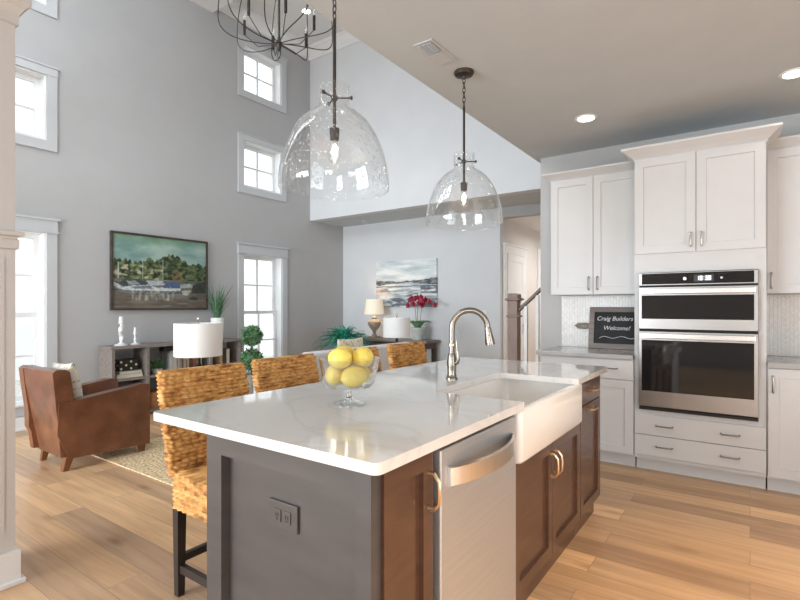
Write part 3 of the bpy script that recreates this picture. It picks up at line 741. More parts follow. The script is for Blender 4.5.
# sink cabinet
t, w = unit('base_cabinet', 'dark brown two-door island cabinet under the white sink', 1.862, 2.80)
MB().box(0, w, .012, .60, .10, .655).build('body', M['isl'], t, smooth=None)
for (u0, u1, hx) in ((.003, w/2-.002, w/2-.030), (w/2+.002, w-.003, w/2+.030)):
    d_ = shaker_bm(u0, u1, .115, .655, y=-.012, st=.055, dep=.014).build('door', M['isl'], t, smooth=None)
    pull_arch(d_, hx, .495, .600, y=-.0125)
# drawer cabinet at the far end
t, w = unit('base_cabinet', 'dark brown island drawer cabinet at the far end beyond the sink', 2.805, 3.245)
MB().box(0, w, .012, .60, .10, .88).build('body', M['isl'], t, smooth=None)
MB().box(w+.002, w+.022, 0, .66, .10, .882).build('far_panel', M['isl'], t, smooth=None)
def pull_h(parent, x, z, hl=.055, y=-.0125):
    e = .015
    MB().tube([(x-hl, y, z), (x-hl, y-.018, z), (x-hl+e, y-.034, z), (x, y-.036, z), (x+hl-e, y-.034, z), (x+hl, y-.018, z), (x+hl, y, z)], [.009, .0075, .006, .0066, .006, .0075, .009], 8).build('handle', M['bronze'], parent)
d_ = MB().box(.003, w-.003, -.012, .008, .735, .872, .0015).build('drawer', M['isl'], t, smooth=None); pull_h(d_, w/2, .805)
d_ = shaker_bm(.003, w-.003, .115, .728, y=-.012, st=.055, dep=.014).build('door', M['isl'], t, smooth=None); pull_h(d_, w/2-.03, .698)
# dishwasher
dw = thing('dishwasher', 'stainless dishwasher with a curved bar handle in the island', 'dishwasher', (IX, 1.262, 0), PI/2); w = .586
MB().box(.004, w-.004, .03, .58, .10, .872).build('tub', M['seal'], dw, smooth=None)
dd = MB().box(.004, w-.004, -.028, .026, .115, .862, .004).build('door', M['steel'], dw, smooth=None)
mb = MB(); pts = []
for k in range(21):
    f = k/20; xx = .045+(w-.09)*f
    pts.append((xx, -.0285-.052*math.sin(PI*f)**.75, .775))
hh, th = .030, .010
mb.rings([[(x, y, z-hh), (x, y-th, z-hh+.003), (x, y-th, z+hh-.003), (x, y, z+hh)] for x, y, z in pts])
mb.build('handle', M['steelh'], dd, smooth=40)
MB().box(.02, w-.02, .045, .06, .0, .098).build('kick_plate', M['seal'], dw, smooth=None)
# worktop with notch for the sink
def arc(cx, cy, r, a0, a1, n=6): return [(cx+r*math.cos(a0+(a1-a0)*k/n), cy+r*math.sin(a0+(a1-a0)*k/n)) for k in range(n+1)]
cx0, cx1, cy0, cy1 = -1.75, -.725, .932, 3.28; r0 = .022
ny0, ny1, nx = 1.875, 2.625, -1.165
poly = arc(cx0+r0, cy0+r0, r0, PI, 1.5*PI)+arc(cx1-r0, cy0+r0, r0, 1.5*PI, 2*PI)
poly += [(cx1, ny0-.004), (cx1-.004, ny0)]+arc(nx+.07, ny0+.07, .07, 1.5*PI, PI)+arc(nx+.07, ny1-.07, .07, PI, .5*PI)+[(cx1-.004, ny1), (cx1, ny1+.004)]
poly += arc(cx1-r0, cy1-r0, r0, 0, .5*PI)+arc(cx0+r0, cy1-r0, r0, .5*PI, PI)
mb = MB().prism(poly, .884, .914)
mb.bevel(.003, 2, .9)
tag(mb.build('worktop', M['quartz'], smooth=40), 'white quartz worktop on the kitchen island', 'worktop')
# farmhouse sink
sk = thing('farmhouse_sink', 'white apron-front farmhouse sink set in the island', 'sink', (0, 0, 0))
sx0, sx1, sy0, sy1, sz0, sz1 = -1.20, -.728, 1.852, 2.722, .668, .8825
def rrect(x0, x1, y0, y1, r, z, n=5):
    return [(x, y, z) for x, y in arc(x0+r, y0+r, r, PI, 1.5*PI, n)+arc(x1-r, y0+r, r, 1.5*PI, 2*PI, n)+arc(x1-r, y1-r, r, 0, .5*PI, n)+arc(x0+r, y1-r, r, .5*PI, PI, n)]
ti = .028
MB().rings([rrect(sx0+.01, sx1-.01, sy0+.01, sy1-.01, .02, sz0), rrect(sx0, sx1, sy0, sy1, .022, sz0+.014), rrect(sx0, sx1, sy0, sy1, .022, sz1-.012), rrect(sx0+.004, sx1-.004, sy0+.004, sy1-.004, .02, sz1-.003), rrect(sx0+.012, sx1-.012, sy0+.012, sy1-.012, .018, sz1),
            rrect(sx0+ti, sx1-ti, sy0+ti, sy1-ti, .03, sz1), rrect(sx0+ti+.006, sx1-ti-.006, sy0+ti+.006, sy1-ti-.006, .03, sz1-.008), rrect(sx0+ti+.012, sx1-ti-.012, sy0+ti+.012, sy1-ti-.012, .04, sz0+.05), rrect(sx0+.07, sx1-.07, sy0+.07, sy1-.07, .04, sz0+.026)]).build('basin', M['sink'], sk, smooth=50)
MB().lathe([(.0, .0265), (.045, .0265), (.05, .030), (.044, .033), (.0, .031)], ((sx0+sx1)/2, (sy0+sy1)/2, sz0), 20).build('drain', M['steelh'], sk)
# faucet
fa = thing('kitchen_faucet', 'brushed nickel gooseneck faucet with side lever on the island', 'faucet', (-1.262, 2.25, .914), math.radians(30))
MB().lathe([(.0, 0), (.031, 0), (.031, .006), (.026, .012), (.022, .03), (.024, .06), (.026, .085), (.021, .12), (.017, .135), (.0, .135)], n=24).build('body', M['faucet'], fa)
neck = [(0, 0, .13), (0, 0, .19), (0, 0, .255)]
for k in range(1, 15):
    a = PI-k*(PI*.985)/14
    neck.append((.092+.092*math.cos(a), 0, .262+.095*math.sin(a)))
no = MB().tube(neck, .0150, 12).build('neck', M['faucet'], fa)
MB().lathe([(.0125, .0), (.019, .002), (.019, .014), (.0125, .017)], (0, 0, .17), 18).build('collar', M['bronze'], fa)
e_ = Vector(neck[-1]); dn = (e_-Vector(neck[-2])).normalized()
MB().tube([e_-dn*.004, e_+dn*.012, e_+dn*.03, e_+dn*.07, e_+dn*.088, e_+dn*.09], [.0155, .018, .019, .0245, .0245, .018], 16).build('spray_head', M['faucet'], fa)
lv = Vector((.766, -.643, 0)); MB().tube([lv*.016+Vector((0, 0, .085)), lv*.036+Vector((0, 0, .088)), lv*.042+Vector((0, 0, .105)), lv*.034+Vector((0, 0, .15)), lv*.030+Vector((0, 0, .20))], [.011, .012, .009, .007, .006], 10).build('lever', M['faucet'], fa)
# island outlet
ot = thing('outlet', 'dark bronze double outlet on the island end panel', 'outlet', (-1.125, .9995, .672))
po = MB().box(-.062, .062, -.008, 0, -.040, .040, .002).build('cover_plate', M['plate'], ot, smooth=None)
for sx in (-.021, .021):
    so = MB().box(sx-.015, sx+.015, -.011, -.0082, -.018, .018, .0015).build('socket', M['plate'], po, smooth=None)
    MB().box(sx-.006, sx-.003, -.0118, -.0111, -.004, .006).box(sx+.003, sx+.006, -.0118, -.0111, -.004, .006).cyl((sx, -.0111, -.010), (sx, -.0118, -.010), .003, n=8).build('slot', M['slot'], so, smooth=None)

# glass bowl and lemons
bx, by, bz = -1.262, 1.446, .915
gb = thing('glass_bowl', 'clear footed glass bowl filled with lemons on the island', 'bowl', (bx, by, bz))
MB().rings([[(r*math.cos(2*PI*k/40), r*math.sin(2*PI*k/40), z) for k in range(40)] for r, z in ((.001, .062), (.055, .062), (.090, .068), (.102, .085), (.106, .12), (.117, .176), (.1145, .176), (.1035, .121), (.0995, .088), (.088, .072), (.054, .068), (.001, .068))], False, False).build('bowl', M['bowlglass'], gb, smooth=60)
MB().lathe([(.010, .061), (.013, .055), (.010, .045), (.011, .030), (.015, .020), (.018, .0165)], n=20).build('stem', M['solidglass'], gb, smooth=60)
MB().lathe([(.0, .016), (.018, .0155), (.045, .008), (.060, .003), (.060, 0), (.0, 0)], n=32).build('foot', M['bowlglass'], gb, smooth=60)
lem = [(295, 0, 'lemon at the lower middle of the bowl, nearest the camera'), (175, 0, 'lemon at the lower left of the bowl'), (55, 0, 'lemon at the lower back right of the bowl'),
       (235, 1, 'lemon on top of the bowl at the front left'), (355, 1, 'lemon on top of the bowl at the right'), (115, 1, 'lemon on top of the bowl at the back')]
def lemon_mesh():
    prof = []
    for k in range(17):
        t = k/16; a = PI*t
        z = -.0490*math.cos(a); r = .0402*math.sin(a)**.92
        if k in (1, 15): r = .011
        if k in (0, 16): r = .0015; z *= 1.08
        if k in (2, 14): r *= .93
        prof.append((r, z))
    return MB().lathe(prof, n=20)
l0 = None
Fv = Vector((-math.sin(YAW), math.cos(YAW))); Rv = Vector((math.cos(YAW), math.sin(YAW)))
for i, (ang, lay, lab) in enumerate(lem):
    a = math.radians(ang); p = Vector((bx, by))+Rv*.0535*math.cos(a)+Fv*.0535*math.sin(a)
    if l0 is None: o = l0 = lemon_mesh().build('lemon', M['lemon'])
    else: o = l0.copy(); C.objects.link(o)
    o.location = (p.x, p.y, bz+(.1105 if lay == 0 else .1802)); o.rotation_euler = (PI/2+math.radians((9, -8, 5, 8, -6, 10)[i]), 0, a+YAW)
    tag(o, lab, 'lemon', 'lemons in the glass bowl')

# ------------------------------------------------------------------ woven counter stools
def weave(s, z, p=.0185, per=.040, amp=.0120):
    i = math.floor(z/p); f = z/p-i
    return amp*(math.sin(PI*f)**.75)*(.60+.40*math.sin(2*PI*(s+.010*math.sin(i*2.3))/per+PI*i+1.1*(f-.5)))-amp*.6
def woven_loft(name, hx, hy, r, z0, z1, ds, dz, shift, parent, m, dome=0.0):
    """rounded-rectangle tube hx*hy half sizes woven on its sides; shift(z)-> x offset; closed top with a soft roll"""
    # perimeter samples
    P = []; segs = []
    L1, L2 = 2*(hx-r), 2*(hy-r); la = PI*r/2
    per = 2*L1+2*L2+4*la; n = int(per/ds)
    def pt(s):
        s %= per
        for (ln, kind, q) in ((L2, 'l', ((hx, -hy+r), (0, 1), (1, 0))), (la, 'a', ((hx-r, hy-r), 0)), (L1, 'l', ((hx-r, hy), (-1, 0), (0, 1))), (la, 'a', ((-hx+r, hy-r), .5*PI)), (L2, 'l', ((-hx, hy-r), (0, -1), (-1, 0))), (la, 'a', ((-hx+r, -hy+r), PI)), (L1, 'l', ((-hx+r, -hy), (1, 0), (0, -1))), (la, 'a', ((hx-r, -hy+r), 1.5*PI))):
            if s <= ln:
                if kind == 'l': (o, d, nn) = q; return Vector((o[0]+d[0]*s, o[1]+d[1]*s)), Vector(nn)
                (o, a0) = q; a = a0+s/r; nn = Vector((math.cos(a), math.sin(a))); return Vector(o)+nn*r, nn
            s -= ln
        return Vector((hx, -hy+r)), Vector((1, 0))
    base = [pt(per*k/n) for k in range(n)]
    rings = []; m_ = int((z1-z0)/dz)
    for j in range(m_+1):
        z = z0+(z1-z0)*j/m_
        top = max(0., (z-(z1-.02))/.02); pull = -.010*top*top
        rings.append([(p.x+nn.x*(weave(per*k/n, z)+pull)+shift(z), p.y+nn.y*(weave(per*k/n, z)+pull), z+(.004*math.sin(2*PI*per*k/n/.047) if j == m_ else 0)) for k, (p, nn) in enumerate(base)])
    for f, dz_ in ((.6, .006), (.25, .008)):
        rings.append([(p.x*f+shift(z1), p.y-nn.y*(1-f)*hx*.7 if hx < .08 else p.y*f, z1+dz_+dome*(1-f)) for p, nn in base])
    return MB().rings(rings).build(name, m, parent, smooth=70)
def make_stool():
    t = thing('counter_stool', '', 'stool')
    sh = lambda z: -.19-.13*max(0, (z-.42))/.57*1.0
    woven_loft('backrest', .026, .241, .02, .53, .985, .0050, .0026, sh, t, M['wicker'])
    woven_loft('seat', .205, .241, .035, .395, .545, .0060, .0028, lambda z: -.0, t, M['wicker'], dome=.012)
    for (lx, ly) in ((-.178, -.212), (-.178, .212), (.182, -.212), (.182, .212)):
        k = 0
        MB().rings([[(lx-k*1.6+sx*.016, ly+sy*.016, 0) for sx, sy in ((-1, -1), (1, -1), (1, 1), (-1, 1))], [(lx+sx*.021, ly+sy*.021, .405) for sx, sy in ((-1, -1), (1, -1), (1, 1), (-1, 1))]]).build('leg', M['legdark'], t, smooth=None)
    for ly in (-.21, .21): MB().box(-.190, .172, ly-.012, ly+.012, .105, .140).build('stretcher', M['legdark'], t, smooth=None)
    MB().box(-.190, -.166, -.20, .20, .145, .178).build('stretcher', M['legdark'], t, smooth=None)
    MB().box(.174, .196, -.195, .195, .11, .145).build('footrest', M['legdark'], t, smooth=None)
    return t
s0 = make_stool()
for i, (x, y, rz, lab) in enumerate(((-1.908, 1.452, 0, 'woven seagrass counter stool nearest the camera, by the island corner'), (-1.955, 2.022, 0, 'woven seagrass counter stool second from the near island corner'),
                                     (-1.965, 2.65, -3, 'woven seagrass counter stool behind the bowl of lemons'), (-1.985, 3.33, -2, 'woven seagrass counter stool farthest along the island'))):
    o = s0 if i == 0 else copy_tree(s0)
    o.location = (x, y, 0); o.rotation_euler = (0, 0, math.radians(rz)); o['label'] = lab; o['group'] = 'woven stools along the island'

# ------------------------------------------------------------------ pendants
def make_pendant():
    t = thing('glass_pendant', '', 'pendant light')       # origin at the ceiling
    can = MB().lathe([(.0, 0), (.062, 0), (.064, -.008), (.055, -.022), (.015, -.030), (.008, -.045), (.0, -.045)], n=24).build('canopy', M['orb'], t)
    for k in range(6):
        z = -.055-.030*k; mb = MB()
        ring = [((.009*math.cos(a)) if k % 2 == 0 else 0, 0 if k % 2 == 0 else .009*math.cos(a), z+.019*math.sin(a)) for a in [2*PI*q/14 for q in range(14)]]
        mb.tube(ring, .0028, 6, closed=True).build('chain_link', M['orb'], t)
    rod = MB().tube([(0, 0, -.215), (0, 0, -.225), (0, 0, -.70)], [.004, .0075, .0075], 10).build('rod', M['orb'], t)
    hub = MB().ell((0, 0, -.565), (.016, .016, .016), 12, 8).build('clamp_hub', M['orb'], t)
    for k in range(3):
        a = 2*PI*k/3+.6; d = Vector((math.cos(a), math.sin(a), 0)); p = Vector((0, 0, -.565))
        MB().tube([p+d*.012, p+d*.07, p+d*.071, p+d*.079, p+d*.08], [.0038, .0038, .009, .009, .004], 8).build('clamp_screw', M['orb'], hub)
    MB().tube([(0, 0, -.695), (0, 0, -.70), (0, 0, -.715), (0, 0, -.745), (0, 0, -.75)], [.008, .022, .022, .019, .019], 16).build('socket', M['orb'], t)
    bu = MB().lathe([(.0, 0), (.013, -.002), (.014, -.018), (.022, -.040), (.030, -.065), (.026, -.088), (.012, -.100), (.0, -.102)], (0, 0, -.751), 18).build('bulb', M['bowlglass'], t)
    MB().tube([(0, 0, -.768), (.004, .002, -.785), (-.004, -.002, -.805), (.003, .002, -.822)], [.004, .012, .012, .004], 8).build('filament', M['bulb'], bu)
    prof = [(.066, -.515), (.0655, -.58), (.066, -.607), (.074, -.618), (.098, -.630), (.130, -.654), (.154, -.680), (.171, -.704), (.186, -.730), (.198, -.755), (.208, -.780), (.217, -.805), (.225, -.832), (.231, -.856), (.236, -.881), (.239, -.905), (.241, -.930), (.240, -.960), (.2375, -.968)]
    n = 48
    MB().rings([[(r*math.cos(2*PI*k/n), r*math.sin(2*PI*k/n), z) for k in range(n)] for r, z in prof], False, False).build('shade', M['pendglass'], t, smooth=60)
    return t
p0 = make_pendant(); p0.location = (-1.49, 1.609, ZC); p0['label'] = 'larger-looking clear glass dome pendant hanging nearest over the island'
p1 = copy_tree(p0); p1.location = (-1.474, 2.784, ZC); p1['label'] = 'clear glass dome pendant hanging farther back, its canopy in view'
for p in (p0, p1):
    p['group'] = 'glass pendants over the island'
    l = bpy.data.lights.new('pendant_bulb_light', 'POINT'); l.energy = 5; l.color = (1, .78, .52); l.shadow_soft_size = .006
    lo = bpy.data.objects.new('pendant_bulb_light', l); C.objects.link(lo); lo.location = (p.location.x, p.location.y, ZC-.795)

# chandelier of the great room
ch = thing('chandelier', 'dark iron basket chandelier with candle sleeves high in the great room', 'chandelier', (-3.52, 3.06, 3.66))
MB().tube([(0, 0, 1.0), (0, 0, 2.05)], .008, 8).build('hanging_rod', M['orb'], ch)
MB().tube([(0, 0, .0), (0, 0, 1.0)], .011, 8).build('stem', M['orb'], ch)
MB().lathe([(.0, -.03), (.012, -.028), (.02, -.01), (.024, .0), (.024, .05), (.016, .07), (.012, .10), (.0, .10)], n=16).build('hub', M['orb'], ch)
MB().tube([(.012*math.cos(2*PI*q/14)*1.6, 0, -.065+.035*math.sin(2*PI*q/14)) for q in range(14)], .0035, 6, closed=True).build('finial_ring', M['orb'], ch)
for k in range(9):
    a = 2*PI*k/9+.12; c_, s_ = math.cos(a), math.sin(a)
    # bend each arm sideways a little so that the cage looks woven
    pth = []
    for q in range(25):
        f = q/24
        if f < .5:
            g = f/.5; r = .53*math.sin(g*PI/2)**1.05; z = .035+.012*math.sin(g*PI)+.195*g**3.4
        else:
            g = (f-.5)/.5; r = .53*math.cos(g*PI/2*.93)**.8; z = .23+.80*math.sin(g*PI/2)
        tw = .35*math.sin(f*PI)
        pth.append((r*math.cos(a+tw), r*math.sin(a+tw), z))
    MB().tube(pth, .0050, 6).build('arm', M['orb'], ch)
MB().lathe([(.0, 1.0), (.05, 1.0), (.055, 1.03), (.04, 1.06), (.0, 1.06)], n=16).build('top_cap', M['orb'], ch)
for k in range(6):
    a = 2*PI*k/6+.5; r = .33
    sl = MB().cyl((r*math.cos(a), r*math.sin(a), .14), (r*math.cos(a), r*math.sin(a), .27), .013, n=10).build('candle_sleeve', M['black'], ch)
    MB().tube([(.02*math.cos(a), .02*math.sin(a), .03), (r*.6*math.cos(a), r*.6*math.sin(a), .02), (r*math.cos(a), r*math.sin(a), .14)], .004, 6).build('candle_arm', M['orb'], sl)
    MB().lathe([(.004, .27), (.009, .285), (.014, .31), (.008, .34), (.0, .355)], (r*math.cos(a), r*math.sin(a), 0), 10).build('bulb', M['bowlglass'], sl)

# ------------------------------------------------------------------ ceiling fittings
def downlight(loc, lab, m='can', power=0, col=WARM, name='recessed_light'):
    t = thing(name, lab or '-', 'recessed light', loc, group='recessed ceiling lights')
    MB().rings([[(r*math.cos(2*PI*k/28), r*math.sin(2*PI*k/28), z) for k in range(28)] for r, z in ((.085, -.0005), (.083, -.006), (.066, -.008), (.062, -.002), (.062, -.0005))], False, False).build('trim_ring', M['trim'], t)
    MB().lathe([(.0, -.0012), (.061, -.0012), (.061, -.0030), (.0, -.0050)], n=24).build('lens', M[m], t)
    if power:
        l = bpy.data.lights.new('downlight', 'SPOT'); l.energy = power; l.color = col; l.spot_size = math.radians(120); l.spot_blend = .7; l.shadow_soft_size = .06
        o = bpy.data.objects.new('downlight', l); C.objects.link(o); o.location = (loc[0], loc[1], loc[2]-.02)
    return t
downlight((-1.051, 4.016, ZC), 'round recessed light over the cabinets, left of the two in the kitchen ceiling', power=4, col=NEUT)
downlight((.233, 4.007, ZC), 'round recessed light at the right edge of the kitchen ceiling', power=4, col=NEUT)
for (xx, yy) in ((.45, 2.3), (1.7, 2.3), (.45, .6), (1.7, .6)):      # unseen fixtures added for the warm floor spots
    o = downlight((xx, yy, ZC), '', 'can'); o['kind'] = 'structure'
    for k_ in ('label', 'category', 'group'): del o[k_]
downlight((-5.43, 5.25, ZG), 'round recessed light in the high great room ceiling behind the chandelier', 'canw')
vt = thing('ceiling_vent', 'white ceiling air vent with dark slats above the first pendant', 'vent', (-1.495, 2.475, ZC))
vo = MB().box(-.062, .062, -.145, .145, -.006, -.0005, .002).build('vent_frame', M['trimg'], vt, smooth=None)
MB().box(-.045, .045, -.128, -.008, -.0075, -.0062).build('vent_opening', M['slot'], vt, smooth=None)
mb = MB()
for k in range(9): mb.box(-.045, .045, -.126+.0130*k, -.1225+.0130*k, -.012, -.0076)
mb.build('slat', M['trimg'], vt, smooth=None)
MB().box(-.045, .045, .005, .130, -.0085, -.0062).build('damper_plate', M['trimg'], vt, smooth=None)
sd = thing('smoke_detector', 'small round sensor on the low ceiling before the back wall', 'detector', (-5.43, 6.62, ZC))
MB().lathe([(.0, -.0005), (.055, -.0005), (.055, -.015), (.04, -.026), (.0, -.028)], n=20).build('housing', M['trimg'], sd)
sw = thing('light_switch', 'white light switch plate on the back wall behind the faucet', 'switch', (-3.325, YP-.0005, 1.18))
sp_ = MB().box(-.038, .038, -.007, 0, -.06, .06, .002).build('cover_plate', M['trim'], sw, smooth=None)
MB().box(-.014, .014, -.011, -.0072, -.028, .028, .001).build('rocker', M['white'], sp_, smooth=None)

# ------------------------------------------------------------------ paintings
def painted(name, w, h, nu, nv, fn, m, parent, depth=.02):
    """canvas in the local XZ plane facing -Y, colours per vertex from fn(u,v)"""
    vs, fs, cols = [], [], []
    for j in range(nv+1):
        for i in range(nu+1):
            vs.append((-w/2+w*i/nu, 0, h*j/nv)); cols.append(fn(i/nu, j/nv))
    for j in range(nv):
        for i in range(nu):
            a = j*(nu+1)+i; fs.append((a, a+1, a+nu+2, a+nu+1))
    # sides and back
    b0 = len(vs); edge = [(i, 0) for i in range(nu+1)]+[(nu, j) for j in range(1, nv+1)]+[(i, nv) for i in range(nu-1, -1, -1)]+[(0, j) for j in range(nv-1, 0, -1)]
    for (i, j) in edge:
        vs.append((-w/2+w*i/nu, depth, h*j/nv)); cols.append(fn(i/nu, j/nv))
    ne = len(edge)
    for k in range(ne):
        k2 = (k+1) % ne; a = edge[k][1]*(nu+1)+edge[k][0]; b_ = edge[k2][1]*(nu+1)+edge[k2][0]
        fs.append((b_, a, b0+k, b0+k2))
    fs.append(tuple(b0+k for k in range(ne)))
    me = bpy.data.meshes.new(name); me.from_pydata(vs, [], fs); me.materials.append(m)
    ca = me.color_attributes.new('paint', 'FLOAT_COLOR', 'POINT')
    for k, c in enumerate(cols): ca.data[k].color = (*c, 1)
    o = bpy.data.objects.new(name, me); C.objects.link(o)
    if parent: o.parent = parent
    return o
def mixc(a, b, t): t = max(0, min(1, t)); return tuple(x+(y-x)*t for x, y in zip(a, b))
def fbm(x, y, s=0): return noise.fractal(Vector((x, y, s)), 1.0, 2.0, 4)
def zp(pts): return [((x-165)/450, (498-y)/383) for x, y in pts]
BOATS = [(zp(p), c) for p, c in (
    ([(310, 350), (390, 348), (400, 372), (330, 375)], (188, 198, 204)), ([(185, 372), (215, 345), (270, 345), (320, 360), (300, 385), (230, 388)], (66, 82, 78)), ([(222, 356), (262, 354), (286, 372), (232, 376)], (150, 160, 158)),
    ([(168, 362), (205, 388), (240, 380), (330, 372), (362, 392), (345, 406), (215, 404), (168, 386)], (204, 212, 216)), ([(240, 384), (330, 377), (350, 392), (260, 396)], (120, 132, 146)),
    ([(390, 376), (425, 350), (470, 355), (482, 385), (395, 388)], (84, 104, 142)), ([(330, 384), (478, 388), (480, 406), (372, 411), (345, 400)], (216, 222, 220)), ([(372, 404), (480, 401), (478, 410), (380, 414)], (120, 130, 136)),
    ([(475, 365), (530, 360), (540, 380), (480, 385)], (176, 186, 178)), ([(485, 400), (532, 398), (520, 428), (490, 424)], (186, 186, 178)),
    ([(545, 362), (620, 338), (620, 412), (535, 415)], (60, 62, 58)), ([(515, 446), (545, 432), (578, 440), (562, 456)], (50, 66, 58)))]
def inpoly(u, v, P):
    r = False; j = len(P)-1
    for i in range(len(P)):
        (xi, yi), (xj, yj) = P[i], P[j]
        if (yi > v) != (yj > v) and u < (xj-xi)*(v-yi)/(yj-yi)+xi: r = not r
        j = i
    return r
def lake(u, v):
    c = mixc(lin((112, 146, 142)), lin((160, 184, 174)), .5+.9*fbm(u*3, v*5, 1))
    c = mixc(c, lin((104, 140, 104)), (v-.88)*6+fbm(u*6, v*6, 2)*.5)
    tl = .665+.05*fbm(u*3.2, 0, 4)+.05*fbm(u*13, 0, 5)+.035*fbm(u*40, 0, 6)
    if .48 < u < .78: tl += .10*math.sin(PI*(u-.48)/.30)
    if .38 < v < tl:
        t = fbm(u*18, v*18, 7); d_ = .55 if u > .5 and u < .74 else (.5 if u > .86 else .12)
        c = mixc(lin((34, 48, 38)), lin((112, 128, 82)), .5+t*1.3-d_*.5)
        w_ = fbm(u*14+3, v*16, 9)
        if u < .5 and w_ > .16 and v < .6: c = mixc(c, lin((184, 176, 150)), (w_-.16)*3.2)
        if .60 < u < .72 and v < .56 and w_ > -.05: c = mixc(c, lin((140, 108, 74)), .5)
    if v <= .40:
        c = mixc(lin((74, 78, 74)), lin((128, 126, 118)), .5+1.1*fbm(u*5, v*30, 11))
        if v < .2: c = mixc(c, lin((112, 96, 82)), .45+.6*fbm(u*5, v*34, 12))
        if .18 < u < .62 and .1 < v < .26: c = mixc(c, lin((176, 178, 172)), max(0, .25+.9*fbm(u*26, v*7, 15)))
    for P, q in BOATS:
        if inpoly(u+.006*fbm(u*30, v*30, 33), v+.008*fbm(u*26, v*26, 34), P): c = mixc(lin(q), lin(tuple(int(k*.75) for k in q)), .35+.8*fbm(u*22, v*26, 3))
    for mx_, z1 in ((.05, .62), (.29, .69), (.50, .70)):
        if abs(u-mx_) < .0034 and .40 < v < z1: c = mixc(c, lin((196, 204, 198)), .7)
    return c
pa = thing('framed_painting', 'framed painting of moored boats and trees on the left wall', 'painting', (XL+.002, 3.44, 1.245), -PI/2+PI)
# local x -> world +Y, local -y -> world +X  (rotation +90 degrees)
pw, phh = 1.275, .945
mb = MB(); f_ = .024
mb.box(-pw/2, pw/2, -.045, 0, 0, f_).box(-pw/2, pw/2, -.045, 0, phh-f_, phh).box(-pw/2, -pw/2+f_, -.045, 0, f_, phh-f_).box(pw/2-f_, pw/2, -.045, 0, f_, phh-f_)
mb.build('frame', mat('dark_frame_wood', (.06, .045, .038), .35, nz=20, var=.4), pa, smooth=None)
cv = painted('canvas', pw-2*f_-.002, phh-2*f_-.002, 170, 120, lake, M['painting'], pa, .02); cv.location = (0, -.030, f_+.001)
def sea(u, v):
    c = mixc(lin((186, 200, 206)), lin((236, 240, 240)), .55+1.0*fbm(u*2.5, v*9, 1))
    if v < .56:
        n = fbm(u*3, v*22, 4)
        c = mixc(lin((150, 164, 172)), lin((226, 230, 230)), .5+1.3*n)
    hz = .50+.03*fbm(u*4, 0, 8)
    d = abs(v-hz-.03); side = max(0, abs(u-.45)-.12)
    if d < .075*(.25+1.7*side)+.02*fbm(u*9, v*9, 3): c = mixc(lin((70, 74, 82)), lin((150, 148, 150)), .4+fbm(u*12, v*20, 6))
    if abs(v-.44-.015*fbm(u*5, 0, 2)) < .010: c = lin((104, 112, 120))
    n2 = fbm(u*4+9, v*16, 14)
    if v < .40 and n2 > .12: c = mixc(c, lin((108, 112, 120)), (n2-.12)*4)
    if v < .14 and fbm(u*5, v*12, 18) > -.05: c = mixc(c, lin((74, 92, 104)), .75)
    if u > .75 and .28 < v < .44 and fbm(u*8, v*14, 21) > -.1: c = mixc(c, lin((64, 70, 78)), .7)
    if u < .2 and .2 < v < .45 and fbm(u*8, v*10, 25) > .05: c = mixc(c, lin((206, 180, 170)), .6)
    return c
ab = thing('canvas_art', 'pale abstract seascape canvas on the back wall above the console', 'painting', (-4.765, YP-.042, 1.285))
painted('canvas', 1.235, .79, 130, 90, sea, M['print'], ab, .040)

# ------------------------------------------------------------------ low open shelf and what stands on it
SH0, SH1 = 2.672, 4.42; SXB, SXF = -6.165, -5.85; SZ = .835
sh = thing('open_bookshelf', 'low grey wooden open shelf unit under the boat painting', 'shelf', (SXF, SH0, 0), PI/2)
SW = SH1-SH0; SD = SXF-SXB
MB().box(-.015, SW+.015, -.012, SD, SZ-.032, SZ, .003).build('top', M['greywood'], sh, smooth=None)
cols_ = [0, SW*.235, SW*.47, SW*.72, SW]
for k, xx in enumerate(cols_):
    xo = xx if k < 4 else xx-.032
    if 0 < k < 4: xo -= .016
    MB().box(xo, xo+.032, 0, SD, .05, SZ-.032).build('side_panel' if k in (0, 4) else 'divider', M['greywood'], sh, smooth=None)
MB().box(0, SW, .0, SD, .03, .05).build('bottom', M['greywood'], sh, smooth=None)
for k in range(4):
    u0 = cols_[k]+(.032 if k == 0 else .016); u1 = cols_[k+1]-(.032 if k == 3 else .016)
    MB().box(u0, u1, .003, SD, .435, .462).build('shelf_board', M['greywood'], sh, smooth=None)
for (lx, ly) in ((.02, .02), (SW-.05, .02), (.02, SD-.05), (SW-.05, SD-.05)):
    MB().box(lx, lx+.03, ly, ly+.03, 0, .03).build('foot', M['black'], sh, smooth=None)
def on_shelf(u, d, z): return (SXF-d, SH0+u, z)       # u along the shelf, d depth behind the front edge
def book(lab, loc, rz, w, d, h, cover, flat=False, group=None):
    """book standing: w thickness (local x), d depth (local y), h height; flat books lie down"""
    t = thing('book', lab, 'book', loc, rz, group)
    c = .003
    if flat:
        MB().box(-d/2, d/2, -h/2, h/2, 0, c).box(-d/2, d/2, -h/2, h/2, w-c, w).box(-d/2, -d/2+c, -h/2, h/2, c, w-c).build('cover', M[cover], t, smooth=None)
        MB().box(-d/2+c, d/2-.004, -h/2+.004, h/2-.004, c, w-c).build('pages', M['paper'], t, smooth=None)
    else:
        MB().box(-w/2, -w/2+c, 0, d, 0, h).box(w/2-c, w/2, 0, d, 0, h).box(-w/2+c, w/2-c, 0, c, 0, h).build('cover', M[cover], t, smooth=None)
        MB().box(-w/2+c, w/2-c, c, d-.004, .004, h-.004).build('pages', M['paper'], t, smooth=None)
    return t
Q = PI/2
c0 = .22
book('lower cream book of the two lying in the shelf cell below the white candlesticks', on_shelf(c0, .14, .463), Q, .042, .30, .20, 'book1', True, 'books lying on the shelf')
